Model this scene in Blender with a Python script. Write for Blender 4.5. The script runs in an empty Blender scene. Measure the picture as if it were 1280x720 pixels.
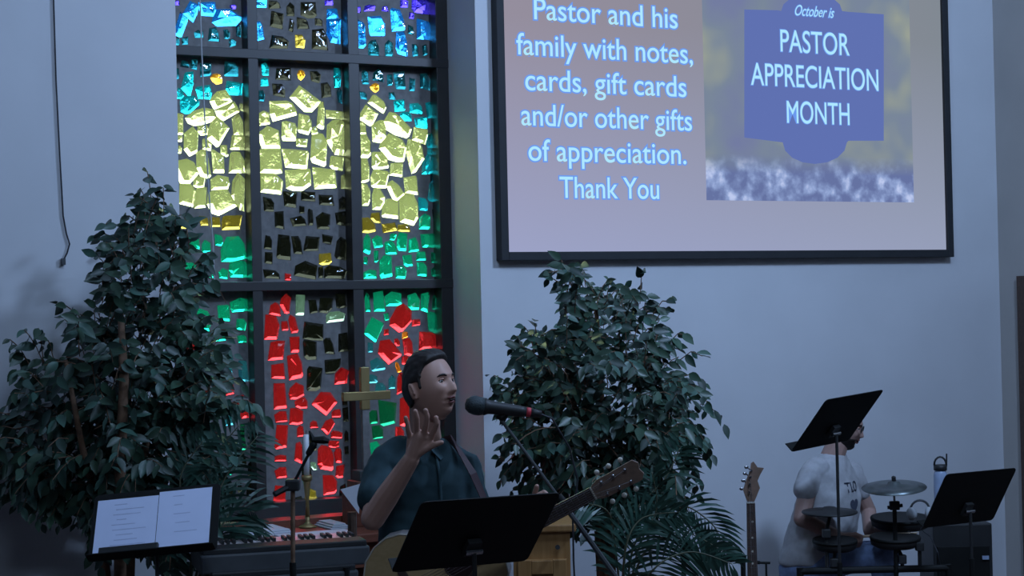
import bpy, bmesh, math, random
from mathutils import Vector, Matrix, noise
from mathutils.geometry import delaunay_2d_cdt, convex_hull_2d
random.seed(7)
R = math.radians
scn = bpy.context.scene
COL = scn.collection
# ---------------------------------------------------------------- camera
FPX, YAW, PIT, ROL, CZ = 2200.0, R(28), R(0.625), 0.022, 1.96
F = Vector((math.cos(PIT)*math.sin(YAW), math.cos(PIT)*math.cos(YAW), math.sin(PIT)))
R0 = F.cross(Vector((0, 0, 1))).normalized(); U0 = R0.cross(F)
RT = R0*math.cos(ROL) - U0*math.sin(ROL); UP = R0*math.sin(ROL) + U0*math.cos(ROL)
CAM = Vector((0, 0, CZ))
cd = bpy.data.cameras.new('camera'); cam = bpy.data.objects.new('camera', cd); COL.objects.link(cam)
cd.sensor_width = 36; cd.lens = FPX*36/1280; cd.clip_start = .05; cd.clip_end = 200
cam.matrix_world = Matrix(((RT.x, UP.x, -F.x, CAM.x), (RT.y, UP.y, -F.y, CAM.y), (RT.z, UP.z, -F.z, CAM.z), (0, 0, 0, 1)))
scn.camera = cam
scn.view_settings.view_transform = 'Standard'; scn.view_settings.look = 'None'
scn.view_settings.exposure = 0.0; scn.view_settings.gamma = 1.0
# ---------------------------------------------------------------- world: overcast sky over a dark tree line
w = bpy.data.worlds.new('sky'); scn.world = w; w.use_nodes = True
nt = w.node_tree; nt.nodes.clear()
o_ = nt.nodes.new('ShaderNodeOutputWorld'); bg = nt.nodes.new('ShaderNodeBackground')
tc = nt.nodes.new('ShaderNodeTexCoord'); sp = nt.nodes.new('ShaderNodeSeparateXYZ')
nz = nt.nodes.new('ShaderNodeTexNoise'); nz.inputs['Scale'].default_value = 7; nz.inputs['Detail'].default_value = 6
ad = nt.nodes.new('ShaderNodeMath'); ad.operation = 'MULTIPLY_ADD'; ad.inputs[1].default_value = .30; ad.inputs[2].default_value = -.15
ad2 = nt.nodes.new('ShaderNodeMath'); ad2.operation = 'ADD'
cr = nt.nodes.new('ShaderNodeValToRGB')
cr.color_ramp.elements[0].position = .13; cr.color_ramp.elements[0].color = (.18, .21, .165, 1)
cr.color_ramp.elements[1].position = .30; cr.color_ramp.elements[1].color = (7.5, 7.8, 8.2, 1)
nt.links.new(tc.outputs['Generated'], sp.inputs[0]); nt.links.new(tc.outputs['Generated'], nz.inputs[0])
nt.links.new(nz.outputs[0], ad.inputs[0]); nt.links.new(sp.outputs[2], ad2.inputs[0]); nt.links.new(ad.outputs[0], ad2.inputs[1])
nt.links.new(ad2.outputs[0], cr.inputs[0]); nt.links.new(cr.outputs[0], bg.inputs[0]); nt.links.new(bg.outputs[0], o_.inputs[0])
bg.inputs[1].default_value = 1.0
# ---------------------------------------------------------------- lamps: cool wash lights under the ceiling, plus an added fill from the camera side
def area(name, loc, target, size, power, col, sy=None):
    l = bpy.data.lights.new(name, 'AREA'); l.energy = power; l.color = col; l.size = size
    if sy: l.shape = 'RECTANGLE'; l.size_y = sy
    ob = bpy.data.objects.new(name, l); COL.objects.link(ob); ob.location = loc
    ob.rotation_euler = (Vector(target)-Vector(loc)).to_track_quat('-Z', 'Y').to_euler(); return ob
area('wash_light', (5.6, 4.2, 4.6), (4.9, 8.2, 2.4),   .45, 120, (.43, .63, 1.0))
area('wash_light', (2.9, 4.6, 5.0), (2.5, 8.2, 2.2), .6, 50, (.43, .63, 1.0))
area('fill_light', (1.2, 0.8, 5.4), (3.4, 7.5, 1.0), 2.0, 64, (.52, .71, 1.0))  # added fill to brighten plants, people and lower wall, no real fixture
# ---------------------------------------------------------------- helpers
def P(px, py, d):
    return CAM + (F + RT*((px-640)/FPX) + UP*((360-py)/FPX))*d
def PW(px, py, Y):
    v = F + RT*((px-640)/FPX) + UP*((360-py)/FPX)
    return CAM + v*(Y/v.y)
def WX(px, Y, py=350): return PW(px, py, Y).x
def tag(o, label=None, cat=None, group=None, kind=None):
    if label: o['label'] = label
    if cat: o['category'] = cat
    if group: o['group'] = group
    if kind: o['kind'] = kind
    return o
def empty(name, loc, label=None, cat=None, group=None, kind=None):
    o = bpy.data.objects.new(name, None); o.empty_display_size = .1
    COL.objects.link(o); o.location = loc; return tag(o, label, cat, group, kind)
def wloc(o):
    v = Vector(o.location)
    while o.parent: o = o.parent; v += o.location
    return v
def link(name, me, m, parent=None, smooth=False):
    "me is in WORLD coordinates; parents are never rotated"
    if parent:
        me.transform(Matrix.Translation(-wloc(parent)))
    o = bpy.data.objects.new(name, me); COL.objects.link(o)
    if m:
        if isinstance(m, (list, tuple)):
            for k in m: me.materials.append(k)
        else: me.materials.append(m)
    if parent: o.parent = parent
    if smooth:
        for p in me.polygons: p.use_smooth = True
    return o
class MB:
    def __init__(s): s.v = []; s.f = []
    def add(s, vs, fs):
        n = len(s.v); s.v += [tuple(v) for v in vs]; s.f += [tuple(i+n for i in f) for f in fs]; return s
    def box(s, c, size, ax=None, ay=None, az=None):
        c = Vector(c); ax = Vector(ax or (1, 0, 0)).normalized(); ay = Vector(ay or (0, 1, 0)).normalized(); az = Vector(az or (0, 0, 1)).normalized()
        hx, hy, hz = [q/2 for q in size]
        vs = [c+ax*(a*hx)+ay*(b*hy)+az*(g*hz) for a in (-1, 1) for b in (-1, 1) for g in (-1, 1)]
        return s.add(vs, [(0, 1, 3, 2), (4, 6, 7, 5), (0, 4, 5, 1), (2, 3, 7, 6), (0, 2, 6, 4), (1, 5, 7, 3)])
    def bb(s, x0, x1, y0, y1, z0, z1):
        return s.box(((x0+x1)/2, (y0+y1)/2, (z0+z1)/2), (abs(x1-x0), abs(y1-y0), abs(z1-z0)))
    def tube(s, pts, r, n=8, cap=True):
        pts = [Vector(p) for p in pts]; rs = r if isinstance(r, (list, tuple)) else [r]*len(pts)
        rings = []; t0 = (pts[1]-pts[0]).normalized()
        a = t0.cross(Vector((0, 0, 1)));
        if a.length < 1e-3: a = t0.cross(Vector((1, 0, 0)))
        a.normalize()
        for i, p in enumerate(pts):
            t = (pts[min(i+1, len(pts)-1)]-pts[max(i-1, 0)])
            if t.length < 1e-9: t = t0
            t.normalize(); a = (a-t*a.dot(t)).normalized(); b = t.cross(a)
            rings.append([p+(a*math.cos(2*math.pi*k/n)+b*math.sin(2*math.pi*k/n))*rs[i] for k in range(n)])
        vs = [v for rg in rings for v in rg]; fs = []
        for i in range(len(pts)-1):
            for k in range(n):
                fs.append((i*n+k, i*n+(k+1) % n, (i+1)*n+(k+1) % n, (i+1)*n+k))
        if cap: fs.append(tuple(range(n))[::-1]); fs.append(tuple((len(pts)-1)*n+k for k in range(n)))
        return s.add(vs, fs)
    def cap(s, p0, r0, p1, r1, n=12):
        "closed tapered capsule"
        p0 = Vector(p0); p1 = Vector(p1); d = (p1-p0)
        if d.length < 1e-6: d = Vector((0, 0, 1e-4)); p1 = p0+d
        t = d.normalized(); pts = []; rs = []
        for k in range(4): a = math.pi/2*(k/4); pts.append(p0-t*r0*math.cos(a)); rs.append(max(r0*math.sin(a), r0*.02))
        pts.append(p0); rs.append(r0); pts.append(p1); rs.append(r1)
        for k in range(1, 5): a = math.pi/2*(k/4); pts.append(p1+t*r1*math.sin(a)); rs.append(max(r1*math.cos(a), r1*.02))
        return s.tube(pts, rs, n)
    def chain(s, pts, rs, n=12):
        for i in range(len(pts)-1): s.cap(pts[i], rs[i], pts[i+1], rs[i+1], n)
        return s
    def loft(s, rings, n=28):
        "rings: (center, ax, ay, rx, ry) closed loft"
        vs = []
        for c, ax, ay, rx, ry in rings:
            c = Vector(c); ax = Vector(ax); ay = Vector(ay)
            for k in range(n):
                a = 2*math.pi*k/n; ca, sa = math.cos(a), math.sin(a)
                ca = math.copysign(abs(ca)**.85, ca); sa = math.copysign(abs(sa)**.85, sa)
                vs.append(c+ax*(rx*ca)+ay*(ry*sa))
        fs = []
        for i in range(len(rings)-1):
            for k in range(n): fs.append((i*n+k, i*n+(k+1) % n, (i+1)*n+(k+1) % n, (i+1)*n+k))
        fs.append(tuple(range(n))[::-1]); fs.append(tuple((len(rings)-1)*n+k for k in range(n)))
        return s.add(vs, fs)
    def lathe(s, base, prof, axis=(0, 0, 1), n=20):
        base = Vector(base); t = Vector(axis).normalized(); a = t.cross(Vector((0.3, .9, 0.1))).normalized(); b = t.cross(a)
        vs = [base+t*h+(a*math.cos(2*math.pi*k/n)+b*math.sin(2*math.pi*k/n))*max(r, 1e-4) for r, h in prof for k in range(n)]
        fs = []
        for i in range(len(prof)-1):
            for k in range(n): fs.append((i*n+k, i*n+(k+1) % n, (i+1)*n+(k+1) % n, (i+1)*n+k))
        fs.append(tuple(range(n))[::-1]); fs.append(tuple((len(prof)-1)*n+k for k in range(n)))
        return s.add(vs, fs)
    def ell(s, c, rx, ry, rz, ax=None, ay=None, az=None, n=16, m=10):
        c = Vector(c); ax = Vector(ax or (1, 0, 0)); ay = Vector(ay or (0, 1, 0)); az = Vector(az or (0, 0, 1)); vs = []
        for i in range(m+1):
            ph = -math.pi/2+math.pi*i/m; cp = max(math.cos(ph), 1e-3)
            for k in range(n):
                a = 2*math.pi*k/n; vs.append(c+ax*(rx*cp*math.cos(a))+ay*(ry*cp*math.sin(a))+az*(rz*math.sin(ph)))
        fs = [(i*n+k, i*n+(k+1) % n, (i+1)*n+(k+1) % n, (i+1)*n+k) for i in range(m) for k in range(n)]
        fs.append(tuple(range(n))[::-1]); fs.append(tuple(m*n+k for k in range(n)))
        return s.add(vs, fs)
    def prism(s, poly, ax, ay, org, th, nrm):
        "poly 2D extruded along nrm by th"
        org = Vector(org); ax = Vector(ax); ay = Vector(ay); nrm = Vector(nrm); n = len(poly)
        a = [org+ax*x+ay*y for x, y in poly]; b = [p+nrm*th for p in a]
        return s.add(a+b, [tuple(range(n))[::-1], tuple(range(n, 2*n))]+[(i, (i+1) % n, n+(i+1) % n, n+i) for i in range(n)])
    def mesh(s, name='m'):
        me = bpy.data.meshes.new(name); me.from_pydata(s.v, [], s.f)
        bm = bmesh.new(); bm.from_mesh(me); bmesh.ops.recalc_face_normals(bm, faces=bm.faces); bm.to_mesh(me); bm.free()
        return me
    def build(s, name, m, parent=None, smooth=False, bevel=0):
        me = s.mesh(name)
        if bevel:
            bm = bmesh.new(); bm.from_mesh(me)
            bmesh.ops.bevel(bm, geom=list(bm.edges), offset=bevel, segments=2, affect='EDGES', profile=.6)
            bm.to_mesh(me); bm.free()
        return link(name, me, m, parent, smooth)
def fuse(mb, name, m, parent, voxel=.004, smooth=4, disp=None):
    "one continuous skin over all the closed shapes"
    me = mb.mesh(name); t = bpy.data.objects.new('tmp', me); COL.objects.link(t)
    q = t.modifiers.new('r', 'REMESH'); q.mode = 'VOXEL'; q.voxel_size = voxel
    q = t.modifiers.new('s', 'SMOOTH'); q.iterations = smooth; q.factor = .5
    dg = bpy.context.evaluated_depsgraph_get(); out = bpy.data.meshes.new_from_object(t.evaluated_get(dg))
    bpy.data.objects.remove(t); bpy.data.meshes.remove(me); out.name = name
    if disp:
        nn = [v.normal.copy() for v in out.vertices]
        for v, n_ in zip(out.vertices, nn): v.co += n_*disp(v.co)
    out.materials.clear()
    return link(name, out, m, parent, True)
# ---------------------------------------------------------------- materials
def mat(name, col, rough=.6, metal=0, var=.12, scale=12, bump=0, coat=0, spec=.5, sheen=0):
    m = bpy.data.materials.new(name); m.use_nodes = True; nt = m.node_tree; b = nt.nodes['Principled BSDF']
    b.inputs['Roughness'].default_value = rough; b.inputs['Metallic'].default_value = metal
    b.inputs['Coat Weight'].default_value = coat; b.inputs['Specular IOR Level'].default_value = spec
    tc = nt.nodes.new('ShaderNodeTexCoord'); n = nt.nodes.new('ShaderNodeTexNoise'); n.inputs['Scale'].default_value = scale; n.inputs['Detail'].default_value = 4
    nt.links.new(tc.outputs['Object'], n.inputs[0])
    c = nt.nodes.new('ShaderNodeValToRGB'); c.color_ramp.elements[0].position = .3; c.color_ramp.elements[1].position = .7
    c.color_ramp.elements[0].color = tuple(max(0, x*(1-var)) for x in col)+(1,); c.color_ramp.elements[1].color = tuple(min(1, x*(1+var)) for x in col)+(1,)
    nt.links.new(n.outputs[0], c.inputs[0]); nt.links.new(c.outputs[0], b.inputs['Base Color'])
    if bump:
        bp = nt.nodes.new('ShaderNodeBump'); bp.inputs['Strength'].default_value = bump; bp.inputs['Distance'].default_value = .01
        nt.links.new(n.outputs[0], bp.inputs['Height']); nt.links.new(bp.outputs[0], b.inputs['Normal'])
    return m
def wood(name, c1, c2, rough=.45, stretch=(1.5, 20, 20)):
    m = mat(name, c1, rough); nt = m.node_tree; n = [k for k in nt.nodes if k.type == 'TEX_NOISE'][0]
    mp = nt.nodes.new('ShaderNodeMapping'); mp.inputs['Scale'].default_value = stretch
    tc = [k for k in nt.nodes if k.type == 'TEX_COORD'][0]
    nt.links.new(tc.outputs['Object'], mp.inputs[0]); nt.links.new(mp.outputs[0], n.inputs[0]); n.inputs['Scale'].default_value = 2.5
    c = [k for k in nt.nodes if k.type == 'VALTORGB'][0]; c.color_ramp.elements[0].color = c1+(1,); c.color_ramp.elements[1].color = c2+(1,)
    return m
def emis(name, col, s):
    m = bpy.data.materials.new(name); m.use_nodes = True; nt = m.node_tree; nt.nodes.clear()
    o = nt.nodes.new('ShaderNodeOutputMaterial'); e = nt.nodes.new('ShaderNodeEmission'); e.inputs[0].default_value = col+(1,); e.inputs[1].default_value = s
    nt.links.new(e.outputs[0], o.inputs[0]); return m
def glass(name, col, rough=.02, bump=.22, scale=20):
    m = bpy.data.materials.new(name); m.use_nodes = True; nt = m.node_tree; nt.nodes.clear()
    o = nt.nodes.new('ShaderNodeOutputMaterial'); g = nt.nodes.new('ShaderNodeBsdfPrincipled')
    g.inputs['Base Color'].default_value = col+(1,); g.inputs['Transmission Weight'].default_value = 1; g.inputs['Roughness'].default_value = rough
    g.inputs['IOR'].default_value = 1.5
    tr = nt.nodes.new('ShaderNodeBsdfTranslucent'); tr.inputs[0].default_value = tuple(c*.9 for c in col)+(1,)
    mx = nt.nodes.new('ShaderNodeMixShader'); mx.inputs[0].default_value = .10
    tc = nt.nodes.new('ShaderNodeTexCoord'); n = nt.nodes.new('ShaderNodeTexNoise'); n.inputs['Scale'].default_value = scale; n.inputs['Detail'].default_value = 3
    gm = nt.nodes.new('ShaderNodeNewGeometry')
    nt.links.new(gm.outputs['Position'], n.inputs[0])
    bp = nt.nodes.new('ShaderNodeBump'); bp.inputs['Strength'].default_value = bump; bp.inputs['Distance'].default_value = .02
    nt.links.new(n.outputs[0], bp.inputs['Height']); nt.links.new(bp.outputs[0], g.inputs['Normal'])
    nt.links.new(g.outputs[0], mx.inputs[1]); nt.links.new(tr.outputs[0], mx.inputs[2]); nt.links.new(mx.outputs[0], o.inputs[0])
    return m
M = dict(
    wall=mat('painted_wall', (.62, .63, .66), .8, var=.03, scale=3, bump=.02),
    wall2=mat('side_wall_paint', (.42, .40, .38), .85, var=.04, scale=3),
    ceil=mat('ceiling_paint', (.5, .5, .5), .9, var=.04), floor=mat('carpet', (.10, .07, .07), .95, var=.3, scale=60),
    dwood=wood('dark_door_wood', (.05, .03, .02), (.09, .05, .035)),
    frame=mat('bronze_window_frame', (.034, .032, .032), .45, var=.1),
    matrix=mat('epoxy_matrix', (.18, .175, .172), .85, var=.2, scale=30, bump=.2),
    black=mat('black_metal', (.0055, .0062, .0058), .6, var=.15, spec=.3), black2=mat('black_plastic', (.02, .021, .022), .5, var=.15),
    dgrey=mat('dark_grey_plastic', (.06, .065, .07), .45), chrome=mat('chrome', (.55, .56, .58), .25, 1, var=.05), brass=mat('brass', (.34, .25, .11), .5, .7, var=.15),
    scrframe=mat('screen_black_border', (.018, .02, .024), .7, var=.1),
    leaf=mat('ficus_leaf', (.036, .078, .048), .42, var=.45, scale=4), leaf2=mat('ficus_leaf_pale', (.055, .125, .095), .40, var=.3, scale=5),
    leafd=mat('ficus_leaf_deep', (.015, .040, .028), .45, var=.4, scale=5),
    palm=mat('palm_leaflet', (.028, .075, .055), .4, var=.35, scale=6), bark=mat('bark', (.15, .085, .05), .85, var=.4, scale=25, bump=.4),
    stem=mat('green_stem', (.09, .10, .06), .6), pot=mat('woven_pot', (.14, .10, .07), .8, var=.3, scale=40), soil=mat('soil', (.02, .015, .01), .95),
    skin=mat('skin', (.50, .285, .22), .5, var=.08, scale=9), skin2=mat('pale_skin', (.40, .25, .21), .5, var=.08, scale=9),
    hair=mat('dark_brown_hair', (.020, .014, .012), .55, var=.4, scale=70), lip=mat('lips', (.22, .075, .07), .5), mouth=mat('mouth_inside', (.03, .01, .01), .7),
    eyew=mat('eye_white', (.5, .48, .46), .3, var=.03), iris=mat('iris', (.02, .015, .012), .2),
    teal=mat('dark_teal_cotton', (.018, .050, .062), .85, var=.15, scale=20), grey=mat('heather_grey_cotton', (.42, .42, .44), .9, var=.08, scale=40),
    jeans=mat('light_blue_denim', (.19, .27, .46), .85, var=.15, scale=60), trousers=mat('dark_trousers', (.02, .022, .03), .85),
    shoe=mat('black_leather', (.015, .015, .015), .4), strap=mat('maroon_strap', (.05, .022, .028), .6),
    spruce=wood('spruce_top', (.50, .35, .17), (.58, .42, .22), .35, (2, 30, 30)), gside=wood('guitar_side', (.22, .20, .20), (.28, .25, .24), .3),
    rosew=wood('rosewood', (.06, .04, .035), (.10, .065, .05), .5), maple=wood('maple_headstock', (.17, .11, .08), (.24, .15, .11), .4),
    pearl=mat('cream_plastic', (.6, .56, .48), .3, var=.05), oak=wood('honey_oak', (.30, .15, .05), (.40, .22, .085), .4, (20, 20, 1.5)),
    redwood=wood('red_brown_altar_wood', (.16, .055, .035), (.24, .085, .055), .35), linen=mat('white_linen', (.62, .64, .70), .8, var=.06),
    wax=mat('white_wax', (.75, .76, .80), .5, var=.03), paper=mat('white_paper', (.66, .73, .95), .7, var=.02), ink=mat('faint_pencil', (.50, .56, .76), .8),
    key=mat('ivory_keys', (.72, .62, .62), .3, var=.03), cymb=mat('dark_bronze_cymbal', (.13, .15, .15), .38, .7, var=.2, scale=20),
    bottle=mat('pale_blue_bottle', (.34, .42, .58), .35), stick=wood('hickory', (.5, .38, .24), (.6, .46, .3)), red=mat('red_band', (.55, .04, .06), .5, var=.05),
    cable=mat('dark_cable', (.03, .032, .04), .6), cord=mat('pale_cord', (.42, .44, .46), .7), logo=mat('navy_print', (.06, .07, .11), .8, var=.05),
)
G = dict(B=glass('sky_blue_glass', (.03, .36, 1.0)), V=glass('violet_blue_glass', (.07, .05, .75)), C=glass('turquoise_glass', (.012, .55, .66)),
         D=glass('deep_teal_glass', (.012, .14, .20)), Y=glass('pale_olive_glass', (.80, .92, .42)), A=glass('amber_glass', (.95, .52, .05)),
         O=glass('ochre_glass', (.42, .36, .06)), G=glass('emerald_glass', (.01, .62, .36)), R=glass('ruby_glass', (.66, .035, .042)),
         F=glass('orange_red_glass', (1.0, .36, .04)), K=glass('dark_backed_glass', (.022, .026, .019)), T=glass('steel_blue_glass', (.05, .28, .36)),  # near-black glass: the dark view outside is put into its colour
         P=glass('pale_green_glass', (.30, .50, .38)), H=glass('bottle_green_glass', (.01, .22, .11)))
# ================================================================= ROOM
DW, DF, DG = 8.2, 8.53, 8.62       # wall face, window frame face, glass plane
XL, XR = WX(226, DW), WX(601, DW)  # window recess
XW = WX(1249, DW)                  # right wall
zs = PW(335, 641, DF).z            # top of the sill
ZT = 4.55; HC = 5.9
mb = MB(); mb.bb(-5, XL, DW, 8.75, 0, HC); mb.bb(XR, XW+.3, DW, 8.75, 0, HC); mb.bb(XL, XR, DW, 8.75, 0, zs-.03); mb.bb(XL, XR, DW, 8.75, ZT, HC)
tag(mb.build('wall_back', M['wall']), kind='structure')
y0, y1 = 6.3, 7.35
DX = XW
# doorway edge: dark door frame on the right wall
dpy = PW(1274, 345, 8).y
dd = P(1275, 345, 10.2)
lam = XW/P(1275, 345, 1).x if P(1275, 345, 1).x else 1
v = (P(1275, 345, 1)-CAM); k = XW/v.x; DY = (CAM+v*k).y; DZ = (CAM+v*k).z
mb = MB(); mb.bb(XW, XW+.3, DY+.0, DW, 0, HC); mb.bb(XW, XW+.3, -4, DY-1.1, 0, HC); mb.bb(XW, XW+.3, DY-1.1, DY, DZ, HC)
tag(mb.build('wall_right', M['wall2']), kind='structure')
mb = MB(); mb.bb(-5.3, -5, -4.3, 8.75, 0, HC); tag(mb.build('wall_left', M['wall']), kind='structure')
mb = MB(); mb.bb(-5, XW, -4.3, -4, 0, HC); tag(mb.build('wall_rear', M['wall']), kind='structure')
mb = MB(); mb.bb(-5.3, XW+.3, -4.3, 8.75, -.1, 0); tag(mb.build('floor', M['floor']), kind='structure')
mb = MB(); mb.bb(-5.3, XW+.3, -4.3, 8.75, HC, HC+.1); tag(mb.build('ceiling', M['ceil']), kind='structure')
mb = MB(); mb.bb(-5, XW, DW-.015, DW, 0, .12); tag(mb.build('baseboard_back', M['dwood']), kind='structure')
dr = empty('door_1', (XW, DY-.55, 0), 'dark wooden door in the right side wall', 'door', kind='structure')
del dr['category']
mb = MB(); mb.bb(XW-.03, XW+.12, DY-.08, DY, 0, DZ); mb.bb(XW-.03, XW+.12, DY-1.1, DY-1.02, 0, DZ); mb.bb(XW-.03, XW+.12, DY-1.02, DY-.08, DZ-.08, DZ)
mb.build('door_frame', M['dwood'], dr)
lf = MB().bb(XW+.05, XW+.09, DY-1.02, DY-.08, .01, DZ-.08).build('door_leaf', M['dwood'], dr)
MB().tube([(XW+.05, DY-.15, 1.0), (XW, DY-.15, 1.0), (XW, DY-.27, 1.0)], .011).build('door_handle', M['chrome'], lf)
# ================================================================= STAINED GLASS WINDOW
win = empty('window_1', ((XL+XR)/2, DF, zs), 'tall stained glass window of chunky coloured glass in dark frame', kind='structure')
m1, m2 = WX(322, DF), WX(448, DF); fr = WX(556, DF)
rz1 = PW(448, 74, DF).z; rz2 = PW(448, 356, DF).z; rz3 = zs+.02
step = rz1-rz2; rz0 = rz1+step
hw = .027
for x, wd in ((XL+.0, .05), (m1, .027), (m2, .030), (XR-.035, .035)):
    MB().bb(x-wd, x+wd, DF, DG+.06, zs-.03, ZT).build('mullion', M['frame'], win, bevel=.003)
for z in (rz1, rz2, rz0):
    MB().bb(XL, XR, DF-.004, DG+.05, z-.024, z+.024).build('rail', M['frame'], win, bevel=.003)
MB().bb(XL, XR, DF-.01, DG+.05, zs-.03, zs+.05).build('window_sill', M['frame'], win, bevel=.003)
MB().bb(XL, XR, DF-.01, DG+.05, ZT-.06, ZT).build('head_rail', M['frame'], win)
xs = [XL, m1, m2, XR]; zz = [zs, rz2, rz1, rz0, ZT]
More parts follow.
